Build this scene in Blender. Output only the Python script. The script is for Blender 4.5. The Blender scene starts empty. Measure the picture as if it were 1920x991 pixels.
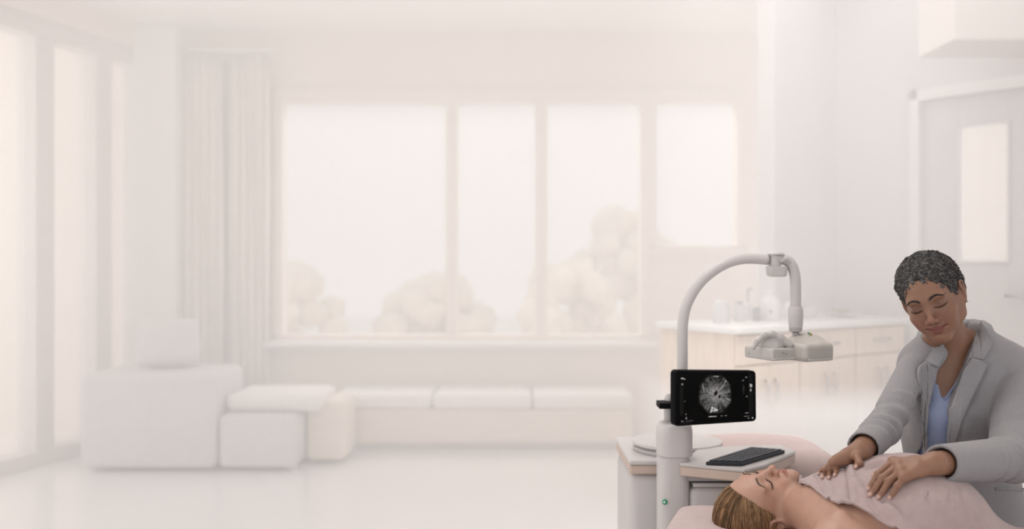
import bpy, bmesh, math, random
import numpy as np
from mathutils import Vector, Matrix
from mathutils.bvhtree import BVHTree

random.seed(7); RNG = np.random.default_rng(7)
SC = bpy.context.scene
COL = SC.collection
CAM_H = 1.20
FPX = 1700.0                     # focal length in pixels of the 1920 x 991 frame

# ------------------------------------------------------------------ camera, world, lights, exposure
cam_d = bpy.data.cameras.new('camera'); cam = bpy.data.objects.new('camera', cam_d); COL.objects.link(cam)
cam.location = (0, 0, CAM_H); cam.rotation_euler = (math.radians(90), 0, 0)
cam_d.sensor_width = 36.0; cam_d.lens = FPX / 1920 * 36.0
cam_d.clip_start = 0.05; cam_d.clip_end = 200
cam_d.dof.use_dof = True; cam_d.dof.focus_distance = 2.17; cam_d.dof.aperture_fstop = 1.7
SC.camera = cam
SC.view_settings.view_transform = 'Standard'; SC.view_settings.look = 'None'
SC.view_settings.gamma = 1.0; SC.view_settings.use_curve_mapping = False
SC.view_settings.exposure = 0.0
SC.cycles.max_bounces = 8; SC.cycles.diffuse_bounces = 4; SC.cycles.glossy_bounces = 2; SC.cycles.transmission_bounces = 4; SC.cycles.transparent_max_bounces = 10
SC.cycles.caustics_reflective = False; SC.cycles.caustics_refractive = False

world = bpy.data.worlds.new('world'); SC.world = world; world.use_nodes = True
wn = world.node_tree
wn.nodes['Background'].inputs[0].default_value = (0.985, 0.968, 0.962, 1)
wn.nodes['Background'].inputs[1].default_value = 1.03

def area_light(name, loc, target, size, size_y, power, color):
    d = bpy.data.lights.new(name, 'AREA'); d.shape = 'RECTANGLE'; d.size = size; d.size_y = size_y
    d.energy = power; d.color = color
    o = bpy.data.objects.new(name, d); COL.objects.link(o); o.location = loc
    o.rotation_euler = (Vector(target) - Vector(loc)).to_track_quat('-Z', 'Y').to_euler()
    return o
# daylight through the glazed left wall and the back windows
area_light('window_daylight', (-4.9, 4.6, 1.7), (0.4, 4.6, 0.8), 3.4, 2.4, 56, (1.0, 0.975, 0.965))
area_light('garden_daylight', (-0.3, 8.3, 3.8), (0.0, 4.0, 0.3), 4.2, 1.8, 150, (1.0, 0.975, 0.965))
area_light('far_room_fill', (0.3, 4.10, 2.82), (0.3, 4.10, 0), 5.0, 1.9, 25, (1.0, 0.975, 0.965))  # unseen overhead fill, added to brighten the far room

cl = area_light('counter_fill', (1.15, 2.98, 2.55), (1.25, 3.75, 0.2), 1.2, 0.25, 5.5, (1.0, 0.97, 0.955)); cl.data.spread = math.radians(60)  # unseen narrow fill, added to lift the low area before the counter
area_light('couch_key_fill', (0.10, 2.35, 2.72), (1.05, 2.05, 0.7), 0.8, 0.8, 15, (1.0, 0.965, 0.94))  # unseen key added from the upper left for the foreground
area_light('door_pane_fill', (3.6, 5.9, 1.7), (2.45, 4.72, 1.5), 1.2, 1.4, 18, (1.0, 0.98, 0.97))  # unseen fill added behind the door so its pane reads bright

# ------------------------------------------------------------------ helpers
def P(px, py, Y):
    """world point that lies at depth Y on the sight line of a pixel of the 1920 x 991 frame"""
    return np.array([(px - 960.0) / FPX * Y, Y, CAM_H - (py - 495.5) / FPX * Y])

WLOC = {}
def tag(o, label=None, cat=None, group=None, kind=None):
    if label: o['label'] = label
    if cat: o['category'] = cat
    if group: o['group'] = group
    if kind: o['kind'] = kind
    return o

def wl(o):
    return WLOC.get(o.name, np.zeros(3))

def empty(name, loc, label=None, cat=None, group=None, kind=None):
    o = bpy.data.objects.new(name, None); COL.objects.link(o)
    o.location = tuple(loc); o.empty_display_size = 0.05
    WLOC[o.name] = np.array(loc, float)
    return tag(o, label, cat, group, kind)

def mk(name, V, F, mat, parent=None, smooth=True, origin=None, col=None, sharp=None):
    """one mesh object from world-space vertices and faces"""
    V = np.asarray(V, float)
    if parent is not None: org = wl(parent) if origin is None else np.asarray(origin, float)
    elif origin is not None: org = np.asarray(origin, float)
    else:
        org = np.array([V[:, 0].mean(), V[:, 1].mean(), V[:, 2].min()])
    me = bpy.data.meshes.new(name)
    W = V - org
    if isinstance(F, np.ndarray):
        n, k = F.shape
        me.vertices.add(len(W)); me.vertices.foreach_set('co', W.astype(np.float32).ravel())
        me.loops.add(n * k); me.loops.foreach_set('vertex_index', F.astype(np.int32).ravel())
        me.polygons.add(n); me.polygons.foreach_set('loop_start', np.arange(0, n * k, k, dtype=np.int32))
        me.update(calc_edges=True); me.validate()
    else:
        me.from_pydata([tuple(v) for v in W], [], [tuple(f) for f in F]); me.update()
    if smooth:
        me.polygons.foreach_set('use_smooth', np.ones(len(me.polygons), bool))
        if sharp is not None:
            me.set_sharp_from_angle(angle=math.radians(sharp))
    if col is not None:
        a = me.color_attributes.new('Col', 'FLOAT_COLOR', 'POINT')
        c4 = np.ones((len(W), 4), np.float32); c4[:, :3] = col
        a.data.foreach_set('color', c4.ravel())
    if mat: me.materials.append(mat)
    o = bpy.data.objects.new(name, me); COL.objects.link(o)
    if parent is not None:
        o.parent = parent; o.location = tuple(org - wl(parent))
    else:
        o.location = tuple(org)
    WLOC[o.name] = org.copy()
    return o

def cat_mesh(parts):
    V = []; F = []; n = 0
    for v, f in parts:
        v = np.asarray(v, float); V.append(v)
        F += [tuple(int(i) + n for i in q) for q in f]; n += len(v)
    return np.concatenate(V), F

def bm_out(bm):
    bm.verts.index_update()
    V = np.array([v.co[:] for v in bm.verts]); F = [tuple(v.index for v in f.verts) for f in bm.faces]
    bm.free(); return V, F

def rbox(lo, hi, r=0.004, seg=2):
    lo = np.minimum(np.array(lo, float), np.array(hi, float)) if False else np.array(lo, float)
    hi = np.array(hi, float)
    bm = bmesh.new(); bmesh.ops.create_cube(bm, size=1.0)
    for v in bm.verts:
        v.co = [(lo[i] + hi[i]) / 2 + v.co[i] * (hi[i] - lo[i]) for i in range(3)]
    if r > 0:
        bmesh.ops.bevel(bm, geom=list(bm.edges), offset=min(r, 0.49 * float((hi - lo).min())), segments=seg, profile=0.5, affect='EDGES')
    return bm_out(bm)

def xf(V, M=None, T=None):
    V = np.asarray(V, float)
    if M is not None: V = V @ np.asarray(M).T
    if T is not None: V = V + np.asarray(T)
    return V

def frame2(o, u):
    """matrix taking local (along, across, up) to world for a horizontal direction u"""
    u = np.array([u[0], u[1], 0.0]); u /= np.linalg.norm(u)
    w = np.array([-u[1], u[0], 0.0])
    return np.stack([u, w, [0, 0, 1.0]], 1)

def smooth_path(pts, n=40):
    pts = np.asarray(pts, float); m = len(pts)
    p = np.vstack([2 * pts[0] - pts[1], pts, 2 * pts[-1] - pts[-2]])
    out = []
    for t in np.linspace(0, m - 1 - 1e-6, n):
        i = int(t); f = t - i
        a, b, c, d = p[i], p[i + 1], p[i + 2], p[i + 3]
        out.append(0.5 * ((2 * b) + (-a + c) * f + (2 * a - 5 * b + 4 * c - d) * f * f + (-a + 3 * b - 3 * c + d) * f ** 3))
    return np.array(out)

def tube(pts, rad, sides=12, caps=True, flat=None):
    pts = np.asarray(pts, float); n = len(pts)
    rad = np.broadcast_to(np.asarray(rad, float), (n,)) if np.ndim(rad) < 2 else rad
    T = np.gradient(pts, axis=0); T /= np.linalg.norm(T, axis=1)[:, None] + 1e-12
    ref = np.array([0, 0, 1.0]) if abs(T[0][2]) < 0.9 else np.array([0, 1.0, 0])
    N = np.cross(T[0], ref); N /= np.linalg.norm(N)
    V = []
    ang = np.linspace(0, 2 * np.pi, sides, endpoint=False)
    for i in range(n):
        N = N - T[i] * np.dot(N, T[i]); N /= np.linalg.norm(N)
        B = np.cross(T[i], N)
        V.append(pts[i] + rad[i] * (np.cos(ang)[:, None] * N + np.sin(ang)[:, None] * B))
    V = np.concatenate(V); F = []
    for i in range(n - 1):
        for j in range(sides):
            k = (j + 1) % sides
            F.append((i * sides + j, i * sides + k, (i + 1) * sides + k, (i + 1) * sides + j))
    if caps:
        F.append(tuple(range(sides - 1, -1, -1))); F.append(tuple((n - 1) * sides + j for j in range(sides)))
    return V, F

def lathe(prof, c, sides=24, axis=None):
    """prof: (radius, height) pairs turned about a vertical axis through c"""
    V = []; F = []; ang = np.linspace(0, 2 * np.pi, sides, endpoint=False)
    for r, z in prof:
        V.append(np.stack([r * np.cos(ang), r * np.sin(ang), np.full(sides, z)], 1))
    n = len(prof)
    for i in range(n - 1):
        for j in range(sides):
            k = (j + 1) % sides
            F.append((i * sides + j, i * sides + k, (i + 1) * sides + k, (i + 1) * sides + j))
    F.append(tuple(range(sides - 1, -1, -1))); F.append(tuple((n - 1) * sides + j for j in range(sides)))
    return np.concatenate(V) + np.asarray(c), F

def slab(poly, z0, z1, r=0.003):
    """horizontal plate with an arbitrary outline"""
    bm = bmesh.new()
    vs = [bm.verts.new((p[0], p[1], z0)) for p in poly]
    f = bm.faces.new(vs); bm.normal_update()
    if f.normal.z > 0: f.normal_flip()
    g = bmesh.ops.extrude_face_region(bm, geom=[f])
    for v in [e for e in g['geom'] if isinstance(e, bmesh.types.BMVert)]: v.co.z = z1
    bmesh.ops.recalc_face_normals(bm, faces=list(bm.faces))
    if r > 0: bmesh.ops.bevel(bm, geom=list(bm.edges), offset=r, segments=2, profile=0.5, affect='EDGES')
    return bm_out(bm)

# ------------------------------------------------------------------ materials (all procedural)
def mat(name, color, rough=0.5, var=0.04, scale=14.0, bump=0.0, bscale=60.0, metal=0.0, spec=0.5,
        sss=0.0, sssr=(1.0, 0.4, 0.25), vcol=False, sheen=0.0, coat=0.0, trans=0.0, stretch=None, emit=None):
    m = bpy.data.materials.new(name); m.use_nodes = True
    nt = m.node_tree; b = nt.nodes['Principled BSDF']
    b.inputs['Roughness'].default_value = rough; b.inputs['Metallic'].default_value = metal
    b.inputs['Specular IOR Level'].default_value = spec
    tc = nt.nodes.new('ShaderNodeTexCoord'); mp = nt.nodes.new('ShaderNodeMapping')
    nt.links.new(tc.outputs['Object'], mp.inputs['Vector'])
    if stretch: mp.inputs['Scale'].default_value = stretch
    nz = nt.nodes.new('ShaderNodeTexNoise'); nz.inputs['Scale'].default_value = scale; nz.inputs['Detail'].default_value = 5
    nt.links.new(mp.outputs[0], nz.inputs['Vector'])
    rp = nt.nodes.new('ShaderNodeMapRange'); rp.inputs[1].default_value = 0.25; rp.inputs[2].default_value = 0.75
    rp.inputs[3].default_value = 1 - var; rp.inputs[4].default_value = 1 + var
    nt.links.new(nz.outputs[0], rp.inputs[0])
    mx = nt.nodes.new('ShaderNodeVectorMath'); mx.operation = 'SCALE'
    if vcol:
        at = nt.nodes.new('ShaderNodeAttribute'); at.attribute_name = 'Col'
        nt.links.new(at.outputs['Color'], mx.inputs[0])
    else:
        mx.inputs[0].default_value = color
    nt.links.new(rp.outputs[0], mx.inputs['Scale'])
    nt.links.new(mx.outputs[0], b.inputs['Base Color'])
    if bump > 0:
        n2 = nt.nodes.new('ShaderNodeTexNoise'); n2.inputs['Scale'].default_value = bscale; n2.inputs['Detail'].default_value = 4
        nt.links.new(mp.outputs[0], n2.inputs['Vector'])
        bp = nt.nodes.new('ShaderNodeBump'); bp.inputs['Strength'].default_value = bump; bp.inputs['Distance'].default_value = 0.004
        nt.links.new(n2.outputs[0], bp.inputs['Height']); nt.links.new(bp.outputs[0], b.inputs['Normal'])
    if sss > 0:
        b.inputs['Subsurface Weight'].default_value = sss; b.inputs['Subsurface Radius'].default_value = sssr
        b.inputs['Subsurface Scale'].default_value = 0.008
    if sheen > 0: b.inputs['Sheen Weight'].default_value = sheen
    if coat > 0: b.inputs['Coat Weight'].default_value = coat; b.inputs['Coat Roughness'].default_value = 0.1
    if trans > 0: b.inputs['Transmission Weight'].default_value = trans
    if emit: 
        nt.links.new(mx.outputs[0], b.inputs['Emission Color']); b.inputs['Emission Strength'].default_value = emit
    return m

def mat_glass(name, tint, translucent=0.5, tcol=(0.9, 0.88, 0.86)):
    """pale, slightly diffusing pane: part clear, part diffusing white"""
    m = bpy.data.materials.new(name); m.use_nodes = True; nt = m.node_tree
    for n in list(nt.nodes):
        if n.type != 'OUTPUT_MATERIAL': nt.nodes.remove(n)
    out = [n for n in nt.nodes if n.type == 'OUTPUT_MATERIAL'][0]
    tr = nt.nodes.new('ShaderNodeBsdfTransparent'); tr.inputs[0].default_value = (*tint, 1)
    tl = nt.nodes.new('ShaderNodeBsdfTranslucent'); tl.inputs[0].default_value = (*tcol, 1)
    nz = nt.nodes.new('ShaderNodeTexNoise'); nz.inputs['Scale'].default_value = 3.0
    mr = nt.nodes.new('ShaderNodeMapRange'); mr.inputs[3].default_value = translucent - 0.03; mr.inputs[4].default_value = translucent + 0.03
    nt.links.new(nz.outputs[0], mr.inputs[0])
    mx = nt.nodes.new('ShaderNodeMixShader'); nt.links.new(mr.outputs[0], mx.inputs[0])
    nt.links.new(tr.outputs[0], mx.inputs[1]); nt.links.new(tl.outputs[0], mx.inputs[2])
    nt.links.new(mx.outputs[0], out.inputs[0])
    return m

M = {
 'wall':   mat('wall_paint', (0.89, 0.81, 0.74), 0.75, 0.015, 3),
 'wallg':  mat('wall_paint_grey', (0.80, 0.775, 0.77), 0.75, 0.015, 3),
 'ceil':   mat('ceiling_paint', (0.88, 0.84, 0.81), 0.8, 0.01, 3),
 'floor':  mat('polished_floor', (0.93, 0.91, 0.905), 0.16, 0.02, 1.2, spec=0.5, coat=0.2),
 'frame':  mat('window_frame_paint', (0.70, 0.655, 0.635), 0.5, 0.02, 6),
 'trimw':  mat('white_trim', (0.90, 0.88, 0.86), 0.5, 0.02, 6),
 'doorg':  mat('door_paint', (0.74, 0.71, 0.70), 0.45, 0.015, 4),
 'beige':  mat('beige_frame', (0.87, 0.80, 0.72), 0.6, 0.02, 6),
 'curtain':mat('sheer_curtain', (0.84, 0.78, 0.73), 0.9, 0.03, 9, bump=0.1, bscale=160),
 'sofa':   mat('grey_sofa_fabric', (0.67, 0.65, 0.645), 0.95, 0.04, 30, bump=0.15, bscale=240),
 'cushw':  mat('white_cushion_fabric', (0.87, 0.84, 0.82), 0.95, 0.03, 20, bump=0.1, bscale=200),
 'bench':  mat('pale_bench_wood', (0.82, 0.73, 0.65), 0.6, 0.05, 9, stretch=(1, 6, 6)),
 'wood':   mat('light_maple', (0.88, 0.75, 0.64), 0.45, 0.07, 7, stretch=(6, 6, 1)),
 'counter':mat('white_quartz', (0.90, 0.885, 0.87), 0.25, 0.015, 40),
 'steel':  mat('brushed_steel', (0.62, 0.60, 0.60), 0.35, 0.05, 30, metal=0.9),
 'hedge':  mat('pale_foliage', (0.70, 0.70, 0.56), 0.9, 0.2, 9),  # washed-out look put into the foliage colour
 'hedge2': mat('paled_shrub', (0.80, 0.72, 0.60), 0.9, 0.15, 9),  # beige shrubs, paled in colour for the same washed-out look
 'ground': mat('pale_terrace', (0.80, 0.77, 0.74), 0.9, 0.05, 5),
 'plast':  mat('white_medical_plastic', (0.62, 0.59, 0.58), 0.38, 0.02, 8),
 'plastd': mat('grey_medical_plastic', (0.46, 0.435, 0.43), 0.42, 0.02, 8),
 'plastk': mat('dark_gap_plastic', (0.05, 0.05, 0.055), 0.5, 0.05, 8),
 'beigep': mat('beige_edge_band', (0.62, 0.49, 0.42), 0.45, 0.04, 9),
 'black':  mat('black_plastic', (0.004, 0.004, 0.005), 0.55, 0.05, 8, spec=0.08),
 'keys':   mat('charcoal_keys', (0.035, 0.042, 0.055), 0.5, 0.06, 30),
 'keyb':   mat('keyboard_base', (0.020, 0.024, 0.032), 0.55, 0.06, 30),
 'clearp': mat('smoky_clear_plastic', (0.56, 0.53, 0.51), 0.15, 0.04, 20, coat=0.5),
 'cream':  mat('cream_housing', (0.54, 0.51, 0.475), 0.4, 0.03, 10),
 'green':  mat('green_mark', (0.02, 0.30, 0.14), 0.4, 0.03, 10),
 'yellow': mat('yellow_mark', (0.45, 0.36, 0.02), 0.4, 0.03, 10),
 'white':  mat('white_mark', (0.8, 0.8, 0.78), 0.4, 0.02, 10),
 'linen':  mat('blush_linen', (0.57, 0.455, 0.435), 0.95, 0.05, 40, bump=0.25, bscale=320, sheen=0.2),
 'towel':  mat('blush_towel', (0.50, 0.385, 0.375), 0.97, 0.07, 55, bump=0.6, bscale=420, sheen=0.3),
 'jacket': mat('grey_suiting', (0.295, 0.286, 0.298), 0.85, 0.05, 130, bump=0.15, bscale=500, sheen=0.15),
 'blouse': mat('powder_blue_knit', (0.33, 0.39, 0.58), 0.8, 0.04, 40, bump=0.2, bscale=400),
 'skin':   mat('skin', (0.5, 0.3, 0.2), 0.45, 0.05, 60, bump=0.05, bscale=500, sss=0.25, vcol=True),
 'hairm':  mat('hair', (0.1, 0.1, 0.1), 0.6, 0.1, 90, vcol=True, spec=0.2),
 'lash':   mat('lash_dark', (0.012, 0.008, 0.007), 0.6, 0.1, 90),
 'browp':  mat('brow_brown', (0.13, 0.075, 0.048), 0.7, 0.1, 90),
 'silver': mat('silver', (0.75, 0.75, 0.76), 0.2, 0.03, 30, metal=1.0),
 'jar':    mat('clear_jar', (0.74, 0.745, 0.74), 0.12, 0.04, 20, coat=0.3),
 'jarw':   mat('white_jar', (0.84, 0.83, 0.82), 0.3, 0.02, 20),
 'jard':   mat('grey_bottle', (0.42, 0.43, 0.45), 0.3, 0.05, 20),
 'sprig':  mat('pale_green_leaf', (0.48, 0.56, 0.40), 0.7, 0.15, 20),
}
G_LEFT = mat_glass('window_glass', (0.93, 0.93, 0.93), 0.15)
G_BACK = mat_glass('window_glass_veiled', (0.93, 0.925, 0.925), 0.12)  # diffusing share of both window glasses added to veil the view outside
G_DOOR = mat_glass('door_glass', (0.96, 0.96, 0.96), 0.3, (0.92, 0.91, 0.90))
# ------------------------------------------------------------------ the room
BACK_Y = 6.40; CEIL = 2.84
def flat_struct(name, V, F, m, **k):
    return tag(mk(name, V, F, m, smooth=False, **k), kind='structure')

flat_struct('floor', *rbox((-6.5, -3.0, -0.12), (7.5, BACK_Y + 0.25, 0.0), 0), M['floor'])
flat_struct('ceiling', *rbox((-6.5, -0.6, CEIL), (7.5, BACK_Y + 0.25, CEIL + 0.12), 0), M['ceil'])

# left wall: full-height glazing on a line that runs away to the right
LW_A = np.array([-2.616, BACK_Y]); LW_B = np.array([-2.98, 5.28])
LW_U = (LW_B - LW_A) / np.linalg.norm(LW_B - LW_A)          # towards the camera
def left_s(px):
    k = (px - 960) / FPX                                      # X = k Y
    return (LW_A[0] - k * LW_A[1]) / (k * LW_U[1] - LW_U[0])
MLW = frame2(None, LW_U)
TLW = np.array([LW_A[0], LW_A[1], 0])
def lw_box(s0, s1, z0, z1, d0, d1, r=0.006):
    V, F = rbox((min(s0, s1), d0, z0), (max(s0, s1), d1, z1), r)
    return xf(V, MLW, TLW), F
S_END = left_s(0) + 3.6
flat_struct('wall_left', *cat_mesh([lw_box(-0.05, S_END, 2.68, CEIL, -0.10, 0.10, 0), lw_box(-0.05, left_s(252), 0, 2.70, -0.10, 0.10, 0)]), M['wall'])
w1 = empty('window_1', (LW_A[0], LW_A[1], 0), kind='structure')
mk('header_rail', *lw_box(left_s(252), S_END, 2.57, 2.69, -0.06, 0.10), M['frame'], w1, smooth=False)
mk('floor_rail', *lw_box(left_s(252), S_END, 0.0, 0.085, -0.06, 0.12), M['frame'], w1, smooth=False)
cuts = [(258, 241), (190, 160), (81, 46)]
spans = []
prev = None
for a, b in cuts:
    s0, s1 = left_s(a), left_s(b)
    mk('mullion', *lw_box(s0, s1, 0.08, 2.58, -0.06, 0.09), M['frame'], w1, smooth=False)
    if prev is not None: spans.append((prev, s0))
    prev = s1
for k in range(3):
    s0 = prev + 0.72; spans.append((prev, s0))
    mk('mullion', *lw_box(s0, s0 + 0.14, 0.08, 2.58, -0.06, 0.09), M['frame'], w1, smooth=False); prev = s0 + 0.14
for s0, s1 in spans:
    mk('pane', *lw_box(s0 - 0.01, s1 + 0.01, 0.07, 2.58, -0.004, 0.004, 0), G_LEFT, w1, smooth=False)
# corner column beside the glazing
x0 = (256 - 960) / FPX * BACK_Y; x1 = (326 - 960) / FPX * (BACK_Y - 0.25)
tag(mk('trim_1', *rbox((x0, BACK_Y - 0.22, 0), (x1, BACK_Y + 0.05, CEIL), 0.01), M['trimw'], smooth=False), kind='structure')

# back wall with two window openings
def bx(px): return (px - 960) / FPX * BACK_Y
def bz(py): return CAM_H - (py - 495.5) / FPX * BACK_Y
xa, xb, xc, xd, xe, xf_ = -4.2, bx(528), bx(1203), bx(1228), bx(1384), 5.0
zt, zb1, zb2 = bz(190), bz(632), bz(466)
def bw(x0, x1, z0, z1): return rbox((x0, BACK_Y, z0), (x1, BACK_Y + 0.16, z1), 0)
flat_struct('wall_back', *cat_mesh([bw(xa, xb, 0, CEIL), bw(xb, xe, zt, CEIL), bw(xb, xc, 0, zb1), bw(xc, xd, 0, zt), bw(xd, xe, 0, zb2), bw(xe, xf_, 0, CEIL)]), M['wall'])
def window(name, x0, x1, z0, z1, mulls, sill=True):
    w = empty(name, ((x0 + x1) / 2, BACK_Y, z0), kind='structure')
    t = 0.05
    for (a, b, c, d) in ((x0 - t, x0 + 0.01, z0, z1), (x1 - 0.01, x1 + t, z0, z1), (x0 - t, x1 + t, z1 - 0.01, z1 + 0.09), (x0 - t, x1 + t, z0 - 0.05, z0 + 0.02)):
        mk('frame_rail', *rbox((a, BACK_Y - 0.03, c), (b, BACK_Y + 0.10, d), 0.006), M['beige'], w, smooth=False)
    edges = [x0]
    for (a, b) in mulls:
        mk('mullion', *rbox((a, BACK_Y + 0.0, z0), (b, BACK_Y + 0.10, z1), 0.006), M['beige'], w, smooth=False); edges += [a, b]
    edges.append(x1)
    for i in range(0, len(edges), 2):
        mk('pane', *rbox((edges[i] - 0.005, BACK_Y + 0.05, z0), (edges[i + 1] + 0.005, BACK_Y + 0.058, z1), 0), G_BACK, w, smooth=False)
    if sill: mk('window_sill', *rbox((x0 - 0.1, BACK_Y - 0.14, z0 - 0.06), (x1 + 0.1, BACK_Y + 0.05, z0 - 0.02), 0.008), M['counter'], w, smooth=False)
window('window_2', xb, xc, zb1, zt, [(bx(836), bx(858)), (bx(1004), bx(1026))])
window('window_3', xd, xe, zb2, zt, [], False)

# curtains hanging left of the big window
def curtain(px0, px1, z0, z1, yoff, label, folds):
    x0, x1 = bx(px0), bx(px1); n = folds * 8
    V = []; F = []
    zs = np.linspace(z0, z1, 14)
    for j, z in enumerate(zs):
        for i in range(n + 1):
            f = i / n
            V.append((x0 + (x1 - x0) * f + 0.006 * math.sin(3 * z + i), BACK_Y - yoff + 0.028 * math.sin(f * folds * 2 * math.pi) * (0.75 + 0.25 * (1 - j / 13)), z))
    for j in range(13):
        for i in range(n): F.append((j * (n + 1) + i, j * (n + 1) + i + 1, (j + 1) * (n + 1) + i + 1, (j + 1) * (n + 1) + i))
    o = mk('curtain', V, F, M['curtain'])
    sm = o.modifiers.new('thickness', 'SOLIDIFY'); sm.thickness = 0.006
    return tag(o, label, 'curtain')
curtain(334, 428, 0.30, 2.66, 0.10, 'pale beige curtain hanging next to the white corner column', 6)
curtain(440, 512, 0.30, 2.66, 0.10, 'pale beige curtain hanging next to the wide back window', 5)
rod = mk('curtain_rod', *tube([(bx(326), BACK_Y - 0.10, 2.69), (bx(520), BACK_Y - 0.10, 2.69)], 0.013), M['trimw'])
tag(rod, 'white curtain rod above the beige curtains on the back wall', 'curtain rod')

# right part of the room: counter wall stub and the door wall
CU = np.array([0.82, 0.572]); CU /= np.linalg.norm(CU); CV = np.array([-CU[1], CU[0]])
C0 = np.array([1.006, 4.07])                                   # near corner of the counter
def cpt(s, t, z=0.0): p = C0 + CU * s + CV * t; return np.array([p[0], p[1], z])
MC = frame2(None, CU); TC = np.array([C0[0], C0[1], 0])
def c_box(s0, s1, t0, t1, z0, z1, r=0.004, seg=2):
    V, F = rbox((s0, t0, z0), (s1, t1, z1), r, seg); return xf(V, MC, TC), F
CD = 0.50
flat_struct('wall_partition', *c_box(0.88, 1.55, CD + 0.0, CD + 0.12, 0, CEIL, 0.01), M['wallg'])
DU = np.array([0.882, -1.0]); DU /= np.linalg.norm(DU)          # along the door wall, towards the camera
D0 = np.array([1.894, 5.299])
MD = frame2(None, DU); TD = np.array([D0[0], D0[1], 0])
def d_box(s0, s1, d0, d1, z0, z1, r=0.004):
    V, F = rbox((s0, d0, z0), (s1, d1, z1), r); return xf(V, MD, TD), F
def door_s(px):
    k = (px - 960) / FPX
    return (D0[0] - k * D0[1]) / (k * DU[1] - DU[0])
sd0 = door_s(1722); sd1 = sd0 + 0.92; DH = 2.10
flat_struct('wall_right', *cat_mesh([d_box(-0.1, sd0 - 0.0, 0.0, 0.14, 0, CEIL, 0), d_box(sd0, sd1, 0.0, 0.14, DH, CEIL, 0), d_box(sd1, 4.2, 0.0, 0.14, 0, CEIL, 0)]), M['wallg'])
dr = empty('door_1', (*(D0 + DU * sd0), 0), kind='structure')
for a, b, c, d in ((sd0 - 0.045, sd0 + 0.012, 0, DH + 0.05), (sd1 - 0.012, sd1 + 0.045, 0, DH + 0.05), (sd0 - 0.045, sd1 + 0.045, DH - 0.012, DH + 0.05)):
    mk('door_frame', *d_box(a, b, -0.025, 0.15, c, d, 0.008), M['trimw'], dr, smooth=False)
g0, g1 = door_s(1794), door_s(1887); gz0, gz1 = 1.215, 1.925
leaf = mk('door_leaf', *cat_mesh([d_box(sd0 + 0.012, g0, 0.03, 0.075, 0.01, DH - 0.012, 0.002), d_box(g1, sd1 - 0.012, 0.03, 0.075, 0.01, DH - 0.012, 0.002),
      d_box(g0, g1, 0.03, 0.075, 0.01, gz0, 0.002), d_box(g0, g1, 0.03, 0.075, gz1, DH - 0.012, 0.002)]), M['doorg'], dr, smooth=False)
for a, b, c, d in ((g0 - 0.012, g0 + 0.004, gz0, gz1), (g1 - 0.004, g1 + 0.012, gz0, gz1), (g0 - 0.012, g1 + 0.012, gz1 - 0.004, gz1 + 0.012), (g0 - 0.012, g1 + 0.012, gz0 - 0.012, gz0 + 0.004)):
    mk('glazing_bead', *d_box(a, b, 0.018, 0.036, c, d, 0.003), M['doorg'], leaf, smooth=False)
mk('pane', *d_box(g0, g1, 0.048, 0.054, gz0, gz1, 0), G_DOOR, leaf, smooth=False)
hs = door_s(1888); he = door_s(1935)
mk('door_handle', *cat_mesh([tube(xf([(hs, -0.03, 1.045), (he, -0.03, 1.045)], MD, TD), 0.011, 10), tube(xf([(he - 0.01, -0.03, 1.045), (he - 0.01, 0.03, 1.045)], MD, TD), 0.010, 10),
      d_box(he - 0.035, he + 0.02, 0.018, 0.032, 0.99, 1.10, 0.004)]), M['steel'], leaf)
# dropped soffit over the door corner
flat_struct('ceiling_soffit', *rbox((1.90, 3.9, 2.165), (7.4, 4.25, CEIL + 0.02), 0.01), M['ceil'])

# ------------------------------------------------------------------ outdoors behind the glazing
flat_struct('ground_outside', *rbox((-16, BACK_Y + 0.3, -0.35), (9, 24, -0.2), 0), M['ground'])
flat_struct('terrace', *rbox((-16, -3, -0.3), (-6.6, BACK_Y + 0.29, -0.18), 0), M['ground'])
def shrub(c, r, h, m, label, n=60):
    parts = []
    t = tube([(c[0], c[1], -0.22), (c[0], c[1], h * 0.5)], 0.05, 8)
    root = empty('garden_shrub', (c[0], c[1], -0.22), label, 'shrub', 'shrubs outside the windows')
    mk('stem', *t, M['bench'], root)
    for i in range(n):
        a = random.uniform(0, 6.283); q = random.uniform(0, 1) ** 0.5; z = random.uniform(0.05, 1)
        rr = r * q * math.sin(math.pi * (0.15 + 0.8 * z)) ** 0.6
        bm = bmesh.new(); bmesh.ops.create_icosphere(bm, subdivisions=2, radius=random.uniform(0.16, 0.30) * r)
        for v in bm.verts: v.co *= random.uniform(0.75, 1.2)
        V, F = bm_out(bm); parts.append((V + np.array([c[0] + rr * math.cos(a), c[1] + rr * math.sin(a), -0.1 + h * z]), F))
    mk('foliage', *cat_mesh(parts), m, root)
for i, (x, y, r, h, m, lb) in enumerate([
    (-2.75, 10.5, 0.80, 1.15, 'hedge2', 'pale shrub behind the left end of the wide back window'),
    (-0.95, 11.2, 0.70, 1.05, 'hedge2', 'pale shrub behind the left pane of the wide back window'),
    (0.55, 10.0, 0.62, 1.20, 'hedge2', 'pale shrub behind the middle of the wide back window'),
    (1.55, 12.2, 0.75, 1.95, 'hedge2', 'tall pale shrub behind the right pane of the wide back window'),
    (-5.3, 9.6, 0.8, 1.2, 'hedge', 'pale green shrub outside the glazing nearest the corner column'),
    (-5.2, 7.4, 0.75, 1.35, 'hedge', 'pale green shrub outside the middle of the glazed wall'),
    (-5.3, 5.6, 0.75, 1.1, 'hedge', 'pale green shrub outside the glazing at the far left edge')]):
    shrub((x, y), r, h, M[m], lb)

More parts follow.
